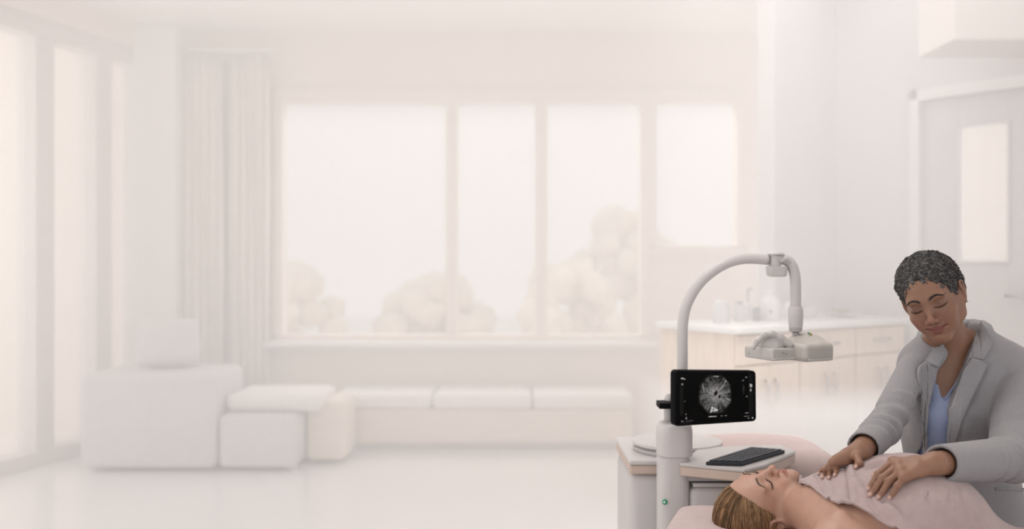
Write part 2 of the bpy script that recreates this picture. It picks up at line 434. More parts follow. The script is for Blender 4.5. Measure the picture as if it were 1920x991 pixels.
# ------------------------------------------------------------------ furniture of the far room
# lounge sofa seen from its end
SY0, SY1 = 5.22, 5.80
def sx(px, Y=5.3): return (px - 960) / FPX * Y
def sz(py, Y=5.3): return CAM_H - (py - 495.5) / FPX * Y
so = empty('lounge_sofa', (sx(400), 5.6, 0), 'low grey lounge sofa with white seat cushion by the glazed left wall', 'sofa')
mk('backrest', *rbox((sx(158), SY0, 0.02), (sx(412), SY1, sz(698)), 0.05, 3), M['sofa'], so)
mk('seat_base', *rbox((sx(414), SY0 + 0.02, 0.02), (sx(560), SY1, sz(775)), 0.04, 3), M['sofa'], so)
mk('seat_cushion', *rbox((sx(418), SY0 + 0.12, sz(775) + 0.002), (sx(600), SY1 + 0.02, sz(742)), 0.04, 3), M['cushw'], so)
mk('chaise', *rbox((sx(562), SY0 + 0.22, 0.02), (sx(640), SY1 + 0.02, sz(758)), 0.04, 3), M['bench'], so)
for fx in (sx(175), sx(540)):
    mk('foot', *rbox((fx, SY0 + 0.08, 0), (fx + 0.05, SY0 + 0.13, 0.03), 0.004), M['frame'], so)
def pillow(c, size, Mx=None, n=18, pw=0.45):
    """square soft cushion: two bulging faces meeting at a seam"""
    V = []; F = []
    for side in (1, -1):
        for j in range(n + 1):
            for i in range(n + 1):
                u = -1 + 2 * i / n; v = -1 + 2 * j / n
                b = ((1 - u ** 4) * (1 - v ** 4)) ** pw
                pin = 1 - 0.06 * (abs(u) * abs(v)) ** 1.5
                V.append((u * size[0] / 2 * pin, v * size[1] / 2 * pin, side * b * size[2] / 2))
    m = (n + 1) ** 2
    for s in range(2):
        for j in range(n):
            for i in range(n):
                q = [s * m + j * (n + 1) + i, s * m + j * (n + 1) + i + 1, s * m + (j + 1) * (n + 1) + i + 1, s * m + (j + 1) * (n + 1) + i]
                F.append(tuple(q if s == 0 else q[::-1]))
    return xf(V, Mx, c), F
def rot(ax, deg):
    return np.array(Matrix.Rotation(math.radians(deg), 3, ax))
V, F = pillow((sx(290), 5.52, sz(698) + 0.155), (0.36, 0.30, 0.15), rot('Z', 18) @ rot('X', 78))
tag(mk('throw_cushion', V, F, M['sofa']), 'grey throw cushion standing on top of the lounge sofa backrest', 'cushion')
# low bench below the wide window
bn = empty('window_bench', (bx(900), BACK_Y - 0.4, 0), 'long low wooden bench under the wide back window', 'bench')
mk('bench_body', *rbox((bx(655), BACK_Y - 0.55, 0.05), (bx(1165), BACK_Y - 0.05, bz(742)), 0.01), M['bench'], bn, smooth=False)
mk('bench_plinth', *rbox((bx(662), BACK_Y - 0.48, 0.0), (bx(1158), BACK_Y - 0.08, 0.055), 0.004), M['frame'], bn, smooth=False)
for a, b in ((652, 822), (824, 994), (996, 1168)):
    mk('bench_cushion', *rbox((bx(a), BACK_Y - 0.58, bz(742)), (bx(b), BACK_Y - 0.04, bz(718)), 0.03, 3), M['cushw'], bn)

# ------------------------------------------------------------------ counter with cabinets
TOPZ = 0.92; CL = 1.33
for i, (s0, s1, lb) in enumerate([(0.01, 0.45, 'light maple base cabinet at the left end of the white counter'),
                                (0.45, 0.89, 'light maple base cabinet in the middle below the white counter'),
                                (0.89, 1.325, 'light maple base cabinet at the right end beside the door wall')]):
    cb = empty('base_cabinet', cpt((s0 + s1) / 2, 0.25, 0), lb, 'cabinet', 'cabinets below the counter')
    mk('cabinet_body', *c_box(s0, s1 - 0.001, 0.02, CD - 0.01, 0.08, TOPZ - 0.035, 0.002), M['wood'], cb, smooth=False)
    mk('plinth', *c_box(s0, s1 - 0.001, 0.07, CD - 0.02, 0.0, 0.082, 0.002), M['frame'], cb, smooth=False)
    zt_ = TOPZ - 0.042
    df = mk('drawer_front', *c_box(s0 + 0.004, s1 - 0.005, 0.0, 0.02, zt_ - 0.135, zt_, 0.003), M['wood'], cb, smooth=False)
    sm_ = (s0 + s1) / 2
    mk('drawer_pull', *tube([cpt(sm_ - 0.06, 0.0, zt_ - 0.065), cpt(sm_ - 0.06, -0.022, zt_ - 0.065), cpt(sm_ + 0.06, -0.022, zt_ - 0.065), cpt(sm_ + 0.06, 0.0, zt_ - 0.065)], 0.005, 8), M['steel'], df)
    for a, b, hx in ((s0 + 0.004, sm_ - 0.002, sm_ - 0.035), (sm_ + 0.002, s1 - 0.005, sm_ + 0.035)):
        dd = mk('cabinet_door', *c_box(a, b, 0.0, 0.02, 0.10, zt_ - 0.142, 0.003), M['wood'], cb, smooth=False)
        mk('door_pull', *tube([cpt(hx, 0.0, 0.665), cpt(hx, -0.022, 0.665), cpt(hx, -0.022, 0.565), cpt(hx, 0.0, 0.565)], 0.005, 8), M['steel'], dd)
ct = mk('worktop', *c_box(-0.02, CL + 0.01, -0.03, CD + 0.0, TOPZ - 0.034, TOPZ, 0.008, 3), M['counter'], smooth=True, sharp=40)
tag(ct, 'white counter top over the maple cabinets', 'worktop')

def on_counter(px, t):
    """point on the counter top on the sight line column of a pixel, t metres behind the front edge"""
    k = (px - 960) / FPX; a = C0 + CV * t
    s = (k * a[1] - a[0]) / (CU[0] - k * CU[1])
    p = a + CU * s; return np.array([p[0], p[1], TOPZ])
def jar(name, px, t, r, h, body, lid, label, cat, neck=0.6, shape='jar'):
    c = on_counter(px, t)
    o = empty(name, c, label, cat)
    if shape == 'jug':
        pr = [(r * .93, 0), (r, .006), (r, h * .55), (r * .92, h * .66), (r * .45, h * .86), (r * .42, h * .93)]
    elif shape == 'bowl':
        pr = [(r * .5, 0), (r * .55, .004), (r * .95, h * .5), (r, h), (r * .93, h), (r * .8, h * .45), (r * .3, .01)]
    else:
        pr = [(r * .95, 0), (r, .004), (r, h * .74), (r * .9, h * .82), (r * neck, h * .86), (r * neck, h * .9)]
    mk('jar_body', *lathe(pr, c, 22), body, o, sharp=50)
    if lid is not None:
        z = pr[-1][1]; q = pr[-1][0] * 1.12
        mk('lid', *lathe([(q, z), (q, h * 1.0), (q * .9, h * 1.03)], c, 18), lid, o, sharp=50)
    return o, c
jar('glass_jar', 1352, 0.27, 0.040, 0.105, M['jar'], M['jarw'], 'small clear glass jar with white lid, leftmost on the counter', 'jar')
jar('glass_jar', 1386, 0.27, 0.026, 0.095, M['jar'], M['jard'], 'narrow clear bottle just left of the pump dispenser', 'bottle')
o, c = jar('pump_bottle', 1402, 0.34, 0.018, 0.10, M['jarw'], None, 'slim white pump dispenser with hooked spout on the counter', 'dispenser', 0.5)
mk('pump', *tube(smooth_path([c + (0, 0, .09), c + (0, 0, .145), c + (0.004, 0, .155), c + (0.022, -0.01, .152)], 14), 0.004, 8), M['jard'], o)
jar('small_bottle', 1418, 0.25, 0.019, 0.075, M['jard'], M['jarw'], 'small grey bottle with white cap left of the white jug', 'bottle')
o, c = jar('white_jug', 1445, 0.24, 0.052, 0.150, M['jarw'], M['jarw'], 'large white jug with sloping shoulders and grey dot', 'jug', shape='jug')
dcam = np.array([-c[0], -c[1], 0]); dcam /= np.linalg.norm(dcam)
u_ = np.array([-dcam[1], dcam[0], 0])
ang = np.linspace(0, 2 * np.pi, 14, endpoint=False)
dv = [c + dcam * 0.0535 + u_ * 0.008 * math.cos(a) + np.array([0, 0, 0.045 + 0.009 * math.sin(a)]) for a in ang]
dv2 = [v - dcam * 0.004 for v in dv]
mk('round_mark', dv + dv2, [tuple(range(14))] + [(i, (i + 1) % 14, 14 + (i + 1) % 14, 14 + i) for i in range(14)], M['jard'], o, smooth=False)
jar('glass_jar', 1479, 0.26, 0.030, 0.085, M['jarw'], M['jarw'], 'short white jar right of the large white jug', 'jar')
jar('glass_bowl', 1517, 0.24, 0.046, 0.055, M['jar'], None, 'wide clear glass bowl on the counter beside the scanner arm', 'bowl', shape='bowl')
jar('glass_jar', 1500, 0.36, 0.028, 0.12, M['jar'], M['jarw'], 'tall clear jar behind the glass bowl', 'jar')
o, c = jar('shallow_dish', 1585, 0.22, 0.085, 0.014, M['jarw'], None, 'shallow white dish holding a green sprig', 'dish', shape='bowl')
c = on_counter(1578, 0.22) + np.array([0, 0, 0.006])
sp = empty('green_sprig', c, 'low pale green leafy sprig lying in the white dish', 'plant')
for i in range(46):
    a = random.uniform(0, 6.283); r0 = random.uniform(0, 0.05); b = random.uniform(0.012, 0.022); t = random.uniform(0.2, 1.1)
    d = np.array([math.cos(a) * math.cos(t), math.sin(a) * math.cos(t), math.sin(t)]); sd = np.array([-math.sin(a), math.cos(a), 0.0])
    p = c + np.array([math.cos(a) * r0, math.sin(a) * r0 * .7, random.uniform(0.002, 0.028)])
    n_ = np.cross(d, sd) * 0.0012
    L = [p, p + d * b * .5 + sd * b * .32, p + d * b, p + d * b * .5 - sd * b * .32]
    mk('leaf', [v + n_ for v in L] + [v - n_ for v in L], [(0, 1, 2, 3), (7, 6, 5, 4), (0, 4, 5, 1), (1, 5, 6, 2), (2, 6, 7, 3), (3, 7, 4, 0)], M['sprig'], sp, smooth=False)
# ------------------------------------------------------------------ bright haze volumes, added to wash out the back of the room
def veil(name, poly, z0, z1, density, color, label):
    m = bpy.data.materials.new(name); m.use_nodes = True; nt = m.node_tree
    for n in list(nt.nodes):
        if n.type != 'OUTPUT_MATERIAL': nt.nodes.remove(n)
    out = [n for n in nt.nodes if n.type == 'OUTPUT_MATERIAL'][0]
    vs = nt.nodes.new('ShaderNodeVolumeScatter'); vs.inputs['Color'].default_value = (*color, 1)
    vs.inputs['Density'].default_value = density; vs.inputs['Anisotropy'].default_value = 0.0
    nt.links.new(vs.outputs[0], out.inputs['Volume'])
    m.cycles.homogeneous_volume = True
    V, F = slab(poly, z0, z1, 0)
    return tag(mk(name, V, F, m, smooth=False), label, 'veil', kind='stuff')
SC.cycles.volume_bounces = 4
veil('room_veil', [(-3.64, 3.15), (3.72, 3.15), (1.88, 5.24), (1.88, BACK_Y - .005), (-2.60, BACK_Y - .005)], .003, CEIL - .003, 0.38, (0.995, 0.994, 0.993), 'bright pale haze volume added to wash out the far room')
veil('low_veil', [(.62, 3.22), (2.05, 3.22), (2.05, 4.02), (.92, 4.02), (.62, 4.5)], .005, .67, 1.8, (0.995, 0.994, 0.993), 'low pale scattering volume added to fade out the cabinet doors')  # added volume that fades the lower cabinet fronts to white
# ------------------------------------------------------------------ implicit-surface modelling (for soft, continuous shapes)
class Field:
    def __init__(s, lo, hi, h):
        s.lo = np.array(lo, float); s.h = h
        s.n = np.ceil((np.array(hi, float) - s.lo) / h).astype(int) + 1
        s.ax = [(s.lo[i] + h * np.arange(s.n[i])).astype(np.float32) for i in range(3)]
        s.D = np.full(tuple(s.n), 0.5, np.float32)
    def sub(s, lo, hi):
        a = np.clip(np.floor((np.array(lo) - s.lo) / s.h).astype(int), 0, s.n)
        b = np.clip(np.ceil((np.array(hi) - s.lo) / s.h).astype(int) + 1, 0, s.n)
        if np.any(b <= a): return None, None
        sl = tuple(slice(a[i], b[i]) for i in range(3))
        return sl, (s.ax[0][sl[0]][:, None, None], s.ax[1][sl[1]][None, :, None], s.ax[2][sl[2]][None, None, :])
    def put(s, sl, d, k, op):
        D = s.D[sl]
        if op == 'sub':
            d = -d
            if k > 0:
                t = np.clip(0.5 - 0.5 * (d - D) / k, 0, 1); s.D[sl] = d * (1 - t) + D * t + k * t * (1 - t)
            else: s.D[sl] = np.maximum(D, d)
        else:
            if k > 0:
                t = np.clip(0.5 + 0.5 * (d - D) / k, 0, 1); s.D[sl] = d * (1 - t) + D * t - k * t * (1 - t)
            else: s.D[sl] = np.minimum(D, d)
    def ell(s, c, r, k=0.01, op='u', R=None):
        c = np.asarray(c, float); r = np.broadcast_to(np.asarray(r, float), (3,)); m = r.max() + k + 4 * s.h
        ext = np.abs(R) @ r + k + 4 * s.h if R is not None else r + k + 4 * s.h
        sl, q = s.sub(c - ext, c + ext)
        if sl is None: return
        x, y, z = q[0] - np.float32(c[0]), q[1] - np.float32(c[1]), q[2] - np.float32(c[2])
        if R is not None:
            R = np.asarray(R, np.float32)
            x, y, z = (x * R[0, i] + y * R[1, i] + z * R[2, i] for i in range(3))
        r = r.astype(np.float32)
        k0 = np.sqrt((x / r[0]) ** 2 + (y / r[1]) ** 2 + (z / r[2]) ** 2)
        k1 = np.sqrt((x / r[0] ** 2) ** 2 + (y / r[1] ** 2) ** 2 + (z / r[2] ** 2) ** 2) + 1e-9
        s.put(sl, (k0 * (k0 - 1) / k1).astype(np.float32), k, op)
    def cone(s, a, b, ra, rb=None, k=0.01, op='u'):
        a = np.asarray(a, float); b = np.asarray(b, float); rb = ra if rb is None else rb
        m = max(ra, rb) + k + 4 * s.h
        sl, q = s.sub(np.minimum(a, b) - m, np.maximum(a, b) + m)
        if sl is None: return
        ba = (b - a).astype(np.float32); L2 = float(ba @ ba) + 1e-12
        x, y, z = q[0] - np.float32(a[0]), q[1] - np.float32(a[1]), q[2] - np.float32(a[2])
        t = np.clip((x * ba[0] + y * ba[1] + z * ba[2]) / L2, 0, 1)
        d = np.sqrt((x - t * ba[0]) ** 2 + (y - t * ba[1]) ** 2 + (z - t * ba[2]) ** 2) - (ra + t * (rb - ra))
        s.put(sl, d.astype(np.float32), k, op)
    def chain(s, pts, rad, k=0.01, op='u'):
        for i in range(len(pts) - 1): s.cone(pts[i], pts[i + 1], rad[i], rad[i + 1], k, op)
    def box(s, c, half, rnd, k=0.01, op='u', R=None):
        c = np.asarray(c, float); half = np.asarray(half, float)
        ext = (np.abs(R) @ half if R is not None else half) + k + 4 * s.h
        sl, q = s.sub(c - ext, c + ext)
        if sl is None: return
        x, y, z = q[0] - np.float32(c[0]), q[1] - np.float32(c[1]), q[2] - np.float32(c[2])
        if R is not None:
            R = np.asarray(R, np.float32)
            x, y, z = (x * R[0, i] + y * R[1, i] + z * R[2, i] for i in range(3))
        e = [np.abs(v) - np.float32(half[i] - rnd) for i, v in enumerate((x, y, z))]
        out = np.sqrt(sum(np.maximum(v, 0) ** 2 for v in e)); ins = np.minimum(np.maximum(np.maximum(e[0], e[1]), e[2]), 0)
        s.put(sl, (out + ins - rnd).astype(np.float32), k, op)
    def bump(s, c, w, amp, R=None):
        """push the surface out (amp > 0) or in around c"""
        c = np.asarray(c, float); w = np.broadcast_to(np.asarray(w, float), (3,))
        ext = (np.abs(R) @ w if R is not None else w) * 2.6
        sl, q = s.sub(c - ext, c + ext)
        if sl is None: return
        x, y, z = q[0] - np.float32(c[0]), q[1] - np.float32(c[1]), q[2] - np.float32(c[2])
        if R is not None:
            R = np.asarray(R, np.float32)
            x, y, z = (x * R[0, i] + y * R[1, i] + z * R[2, i] for i in range(3))
        s.D[sl] -= (amp * np.exp(-((x / w[0]) ** 2 + (y / w[1]) ** 2 + (z / w[2]) ** 2))).astype(np.float32)
    def ridge(s, a, b, w, amp):
        """long soft fold (amp > 0) or crease (amp < 0) from a to b"""
        a = np.asarray(a, float); b = np.asarray(b, float); m = 2.6 * w
        sl, q = s.sub(np.minimum(a, b) - m, np.maximum(a, b) + m)
        if sl is None: return
        ba = (b - a).astype(np.float32); L2 = float(ba @ ba) + 1e-12
        x, y, z = q[0] - np.float32(a[0]), q[1] - np.float32(a[1]), q[2] - np.float32(a[2])
        t = np.clip((x * ba[0] + y * ba[1] + z * ba[2]) / L2, 0, 1)
        d2 = (x - t * ba[0]) ** 2 + (y - t * ba[1]) ** 2 + (z - t * ba[2]) ** 2
        s.D[sl] -= (amp * (4 * t * (1 - t)) ** 0.5 * np.exp(-d2 / w ** 2)).astype(np.float32)
    def mesh(s, relax=1):
        D = s.D; ins = D < 0
        c = np.zeros(tuple(s.n - 1), np.int8)
        for i in (0, 1):
            for j in (0, 1):
                for k in (0, 1):
                    c += ins[i:s.n[0] - 1 + i, j:s.n[1] - 1 + j, k:s.n[2] - 1 + k]
        act = np.argwhere((c > 0) & (c < 8))
        ids = np.full(tuple(s.n - 1), -1, np.int32); ids[act[:, 0], act[:, 1], act[:, 2]] = np.arange(len(act))
        acc = np.zeros((len(act), 3)); cnt = np.zeros(len(act))
        corner = {}
        for i in (0, 1):
            for j in (0, 1):
                for k in (0, 1): corner[i, j, k] = D[act[:, 0] + i, act[:, 1] + j, act[:, 2] + k].astype(float)
        for a in range(3):
            o = [x for x in range(3) if x != a]
            for u in (0, 1):
                for v in (0, 1):
                    e0 = [0, 0, 0]; e0[o[0]] = u; e0[o[1]] = v; e1 = list(e0); e1[a] = 1
                    d0, d1 = corner[tuple(e0)], corner[tuple(e1)]
                    m = (d0 < 0) != (d1 < 0)
                    t = np.where(m, d0 / np.where(m, d0 - d1, 1), 0)
                    p = np.tile(np.array(e0, float), (len(act), 1)); p[:, a] = t
                    acc[m] += p[m]; cnt[m] += 1
        V = s.lo + s.h * (act + acc / np.maximum(cnt, 1)[:, None])
        Fs = []
        for a in range(3):
            b, d = (a + 1) % 3, (a + 2) % 3
            s0 = [slice(None)] * 3; s1 = [slice(None)] * 3; s0[a] = slice(0, s.n[a] - 1); s1[a] = slice(1, s.n[a])
            for x in (b, d): s0[x] = slice(1, s.n[x] - 1); s1[x] = slice(1, s.n[x] - 1)
            A, B = ins[tuple(s0)], ins[tuple(s1)]
            for flip, msk in ((False, A & ~B), (True, ~A & B)):
                e = np.argwhere(msk)
                if len(e) == 0: continue
                g = e.copy(); g[:, b] += 1; g[:, d] += 1
                def cell(db, dd):
                    q = g.copy(); q[:, b] += db; q[:, d] += dd
                    return ids[q[:, 0], q[:, 1], q[:, 2]]
                quad = np.stack([cell(-1, -1), cell(0, -1), cell(0, 0), cell(-1, 0)], 1)
                Fs.append(quad[:, ::-1] if flip else quad)
        F = np.concatenate(Fs); F = F[(F >= 0).all(1)]
        for _ in range(relax):
            S = np.zeros_like(V); N = np.zeros(len(V))
            for i in range(4):
                np.add.at(S, F[:, i], V[F[:, (i + 1) % 4]]); np.add.at(N, F[:, i], 1)
                np.add.at(S, F[:, i], V[F[:, (i + 3) % 4]]); np.add.at(N, F[:, i], 1)
            V = np.where(N[:, None] > 0, 0.5 * V + 0.5 * S / np.maximum(N, 1)[:, None], V)
        return V, F

def vnoise(p, seed=0):
    """smooth value noise on points (n,3)"""
    p = np.asarray(p, float); i = np.floor(p).astype(np.int64); f = p - i; f = f * f * (3 - 2 * f)
    def hsh(a, b, c):
        n = (a * 374761393 + b * 668265263 + c * 2147483647 + seed * 974711) & 0xffffffff
        n = ((n ^ (n >> 13)) * 1274126177) & 0xffffffff
        return ((n ^ (n >> 16)) & 0xffff) / 65535.0
    r = 0
    for a in (0, 1):
        for b in (0, 1):
            for c in (0, 1):
                w = (f[:, 0] if a else 1 - f[:, 0]) * (f[:, 1] if b else 1 - f[:, 1]) * (f[:, 2] if c else 1 - f[:, 2])
                r = r + w * hsh(i[:, 0] + a, i[:, 1] + b, i[:, 2] + c)
    return r

def bvh(V, F):
    return BVHTree.FromPolygons([tuple(v) for v in np.asarray(V, float)], [tuple(int(i) for i in f) for f in F])

def sight(tree, px, py, lift=0.0, default=2.0):
    """point where the sight line of a pixel meets a surface, lifted off it along its normal"""
    d = P(px, py, 1.0) - np.array([0, 0, CAM_H]); d /= np.linalg.norm(d)
    hit, n, _, _ = tree.ray_cast(Vector((0, 0, CAM_H)), Vector(d))
    if hit is None: return P(px, py, default)
    n = np.array(n)
    if n @ d > 0: n = -n
    return np.array(hit) + n * lift

# ------------------------------------------------------------------ ultrasound scanner on its cart
MY = 2.58
us = empty('ultrasound_scanner', (*P(1270, 900, MY)[:2], 0), 'white ultrasound scanner with curved arm, black monitor and scan head', 'scanner')
# cart body, its band and the oval top
x0, x1 = P(1180, 0, 2.68)[0], 0.575
mk('cart_body', *rbox((x0, 2.66, 0.03), (x1, 3.00, 0.585), 0.025, 3), M['plast'], us, sharp=40)
mk('edge_band', *rbox((x0 - 0.002, 2.655, 0.585), (x1, 3.005, 0.612), 0.006), M['beigep'], us, smooth=False)
mk('cart_top', *rbox((x0 - 0.004, 2.652, 0.612), (x1, 3.01, 0.628), 0.006), M['plast'], us, smooth=False)
a = np.linspace(0, 2 * np.pi, 48, endpoint=False); cc = P(1270, 845, 2.80)
def oval(rx, ry, z): return np.stack([cc[0] + rx * np.cos(a), cc[1] + ry * np.sin(a), np.full(48, z)], 1)
rows = [oval(.132, .125, .628), oval(.137, .13, .634), oval(.137, .13, .640), oval(.126, .119, .643), oval(.138, .131, .650), oval(.136, .129, .658), oval(.118, .111, .661)]
Vv = np.concatenate(rows); Ff = [(i * 48 + j, i * 48 + (j + 1) % 48, (i + 1) * 48 + (j + 1) % 48, (i + 1) * 48 + j) for i in range(len(rows) - 1) for j in range(48)]
Ff.append(tuple((len(rows) - 1) * 48 + j for j in range(48))); Ff.append(tuple(range(47, -1, -1)))
mk('oval_tray', Vv, Ff, M['plast'], us, sharp=50)
for i, (cx, cy) in enumerate(((x0 + 0.03, 2.70), (x1 - 0.04, 2.70), (x0 + 0.03, 2.96), (x1 - 0.04, 2.96))):
    mk('castor', *tube([(cx - 0.012, cy, 0.025), (cx + 0.012, cy, 0.025)], 0.025, 14), M['plastd'], us)
# column: lower and upper shell with a seam
def rrect(cx, cy, hx, hy, r, z, n=6):
    out = []
    for sxn, syn, a0 in ((1, 1, 0), (-1, 1, 90), (-1, -1, 180), (1, -1, 270)):
        for i in range(n + 1):
            t = math.radians(a0 + 90 * i / n); out.append((cx + sxn * (hx - r) + r * math.cos(t), cy + syn * (hy - r) + r * math.sin(t), z))
    return np.array(out)
def loft(rows, close=True):
    n = len(rows[0]); V = np.concatenate(rows)
    F = [(i * n + j, i * n + (j + 1) % n, (i + 1) * n + (j + 1) % n, (i + 1) * n + j) for i in range(len(rows) - 1) for j in range(n)]
    F.append(tuple((len(rows) - 1) * n + j for j in range(n))); F.append(tuple(range(n - 1, -1, -1)))
    return V, F
px_c, PY = P(1267, 0, 2.50)[0], 2.545
zz = lambda py, Y=2.50: P(0, py, Y)[2]
mk('column_base', *loft([rrect(px_c, PY, .043, .045, .03, z) for z in (0.0, 0.3, zz(858))]), M['plast'], us, sharp=50)
mk('column_foot', *rbox((px_c - .16, PY - .06, 0.0), (px_c + .16, PY + .10, 0.045), 0.015), M['plast'], us, sharp=50)
ztop = zz(796)
mk('column_head', *loft([rrect(px_c + .004, PY, .0475, .049, .032, z) for z in (zz(857), ztop - .035, ztop - .02)] +
                      [rrect(px_c + .004, PY, .045, .046, .030, ztop - .008), rrect(px_c + .004, PY, .038, .039, .028, ztop)]), M['plast'], us, sharp=50)
c = np.array([P(1243.5, 940, 2.505)[0] + 0.0045, 2.503, P(0, 940, 2.505)[2]])
ang = np.linspace(0, 2 * np.pi, 20, endpoint=False)
nd = np.array([-.55, -.83, 0]); ud = np.array([.83, -.55, 0])
def disc(c, r0, r1, off):
    ring = lambda r, o: [c + nd * o + ud * r * math.cos(t) + np.array([0, 0, r * math.sin(t)]) for t in ang]
    return loft([np.array(ring(r0, 0)), np.array(ring(r0, off)), np.array(ring(r1, off + .0006))])
mk('power_button', *disc(c, .0075, .0068, .003), M['green'], us); mk('button_mark', *disc(c, .003, .0025, .0045), M['white'], us)
# neck, bracket and monitor
nk = P(1259, 775, 2.545)
mk('monitor_neck', *lathe([(.0165, ztop - .01), (.0165, zz(757)), (.0145, zz(752)), (.009, zz(745))], (nk[0], PY + .03, 0), 20), M['plast'], us, sharp=40)
bk0, bk1 = P(1235, 763, 2.53), P(1272, 763, 2.53)
mk('monitor_bracket', *rbox((bk0[0], 2.515, zz(768)), (bk1[0], 2.575, zz(757)), 0.002), M['black'], us, smooth=False)
# monitor panel given by its four corners (turned towards the patient)
q = [P(1265, 799, 2.44), P(1418.5, 789, 2.53), P(1417.5, 694.5, 2.53), P(1265, 693.5, 2.44)]
un = (q[1] - q[0]); un[2] = 0; wd = np.linalg.norm(un); un /= wd; nn = np.array([un[1], -un[0], 0.0])
mon = None
def mon_pt(u, v, off):
    b = q[0] * (1 - u) + q[1] * u; t = q[3] * (1 - u) + q[2] * u
    return b * (1 - v) + t * v + nn * off
def mon_ring(m, off, n=5, r=.045):
    out = []; asp = wd / (q[3][2] - q[0][2]); ru, rv = r, r * asp
    for cu, cv, a0 in ((1 - m - ru, 1 - m * asp - rv, 0), (m + ru, 1 - m * asp - rv, 90), (m + ru, m * asp + rv, 180), (1 - m - ru, m * asp + rv, 270)):
        for i in range(n + 1):
            t = math.radians(a0 + 90 * i / n); out.append(mon_pt(cu + ru * math.cos(t), cv + rv * math.sin(t), off))
    return np.array(out)
mon = mk('monitor', *loft([mon_ring(0.02, -.028), mon_ring(0.0, -.022), mon_ring(0.0, -.002), mon_ring(0.008, .001)]), M['black'], us, sharp=40)
nu, nv = 250, 164
uu, vv = np.meshgrid(np.linspace(0.035, 0.965, nu), np.linspace(0.055, 0.945, nv))
Vs = np.stack([mon_pt(u, v, .0016) for u, v in zip(uu.ravel(), vv.ravel())])
idx = np.arange(nu * nv).reshape(nv, nu)
Fq = np.stack([idx[:-1, :-1], idx[:-1, 1:], idx[1:, 1:], idx[1:, :-1]], -1).reshape(-1, 4)
U, W = uu.ravel(), vv.ravel()
bxn = (U - 0.485) / 0.190; byn = (W - 0.555) / 0.345            # the scan picture, a rounded octagon
oc = np.maximum(np.maximum(abs(bxn) * (1 + .12 * np.maximum(byn, 0)), abs(byn)), (abs(bxn) + abs(byn)) * 0.70)
ins = 1 / (1 + np.exp((oc - 1.0) * 45))
pp = np.stack([U * 70, W * 45, np.zeros_like(U)], 1)
n1 = vnoise(pp, 1); n2 = vnoise(pp * 2.3, 2); rr_ = np.hypot(bxn, byn); th = np.arctan2(byn, bxn)
rays = vnoise(np.stack([th * 9, rr_ * 2.2, np.zeros_like(th)], 1), 3)
g = 0.022 + 0.15 * np.exp(-(((bxn + .05) / .55) ** 2 + ((byn + .02) / .5) ** 2)) + 0.06 * (rays - .45) + 0.05 * (n1 - .5) + .05 * (n2 - .5)
g += 0.10 * np.exp(-(((bxn - .75) / .3) ** 2 + ((byn + .25) / .3) ** 2)) * rays
def stroke(pts, w, amp):
    global g
    for (a0, b0), (a1, b1) in zip(pts[:-1], pts[1:]):
        t = np.clip(((bxn - a0) * (a1 - a0) + (byn - b0) * (b1 - b0)) / ((a1 - a0) ** 2 + (b1 - b0) ** 2), 0, 1)
        g = g + amp * np.exp(-((bxn - a0 - t * (a1 - a0)) ** 2 + (byn - b0 - t * (b1 - b0)) ** 2) / w ** 2)
stroke([(.62, .92), (.68, .72), (.82, .66)], .03, .22); stroke([(.68, .72), (.5, .45), (.35, .3)], .03, .12)
stroke([(-.82, .62), (-.78, .4), (-.7, .1)], .03, .12); stroke([(-.1, .98), (.2, .97)], .025, .3)
stroke([(-.28, -.95), (-.2, -.72), (.1, -.86), (-.25, -.9)], .05, .22)
def hole(cx, cy, rx, ry, tilt=0.4):
    global g
    x = (bxn - cx) * math.cos(tilt) + (byn - cy) * math.sin(tilt); y = -(bxn - cx) * math.sin(tilt) + (byn - cy) * math.cos(tilt)
    g = g * (1 - 1 / (1 + np.exp((np.hypot(x / rx, y / ry) - 1) * 12)))
hole(.04, .06, .10, .15, -.5); hole(.27, -.13, .07, .10, -.3)
for i in range(60):
    hole(random.uniform(-.75, .1), random.uniform(-.5, .2), .022, .026)
g = np.clip(g, 0.004, 1) * ins + 0.0022 * (1 - ins)
def mark(u0, u1, v0, v1, val):
    m = (U > u0) & (U < u1) & (W > v0) & (W < v1); g[m] = np.maximum(g[m], val * (0.35 + 0.65 * (n2[m] > .5)))
for m_ in [(.07, .10, .845, .865, .5), (.10, .125, .835, .85, .3), (.075, .10, .73, .77, .12), (.11, .128, .44, .448, .3), (.125, .135, .2, .22, .25), (.125, .14, .12, .16, .25),
           (.86, .885, .86, .88, .18), (.82, .845, .80, .82, .12), (.83, .845, .55, .72, .03), (.87, .885, .485, .51, .25), (.915, .945, .68, .74, .4), (.918, .935, .6, .65, .35),
           (.40, .50, .135, .15, .35), (.55, .575, .14, .15, .25), (.60, .63, .14, .152, .3), (.855, .895, .165, .185, .22), (.84, .90, .105, .12, .14), (.88, .905, .065, .075, .25), (.94, .952, .06, .085, .6),
           (.07, .10, .08, .095, .25), (.13, .22, .085, .092, .12), (.07, .2, .057, .062, .08)]:
    mark(*m_)
bar = (U > .90) & (U < .955); g[bar] = np.maximum(g[bar], 0.006); bar = (U > .055) & (U < .10) & (W > .2) & (W < .7); g[bar] = np.maximum(g[bar], 0.006)
scr = mat('screen_picture', (0, 0, 0), 0.25, 0.0, 1, vcol=True, emit=1.0, spec=0.05)
mk('screen', Vs, Fq, scr, mon, smooth=False, col=np.stack([g, g * 0.99, g * 0.97], 1))
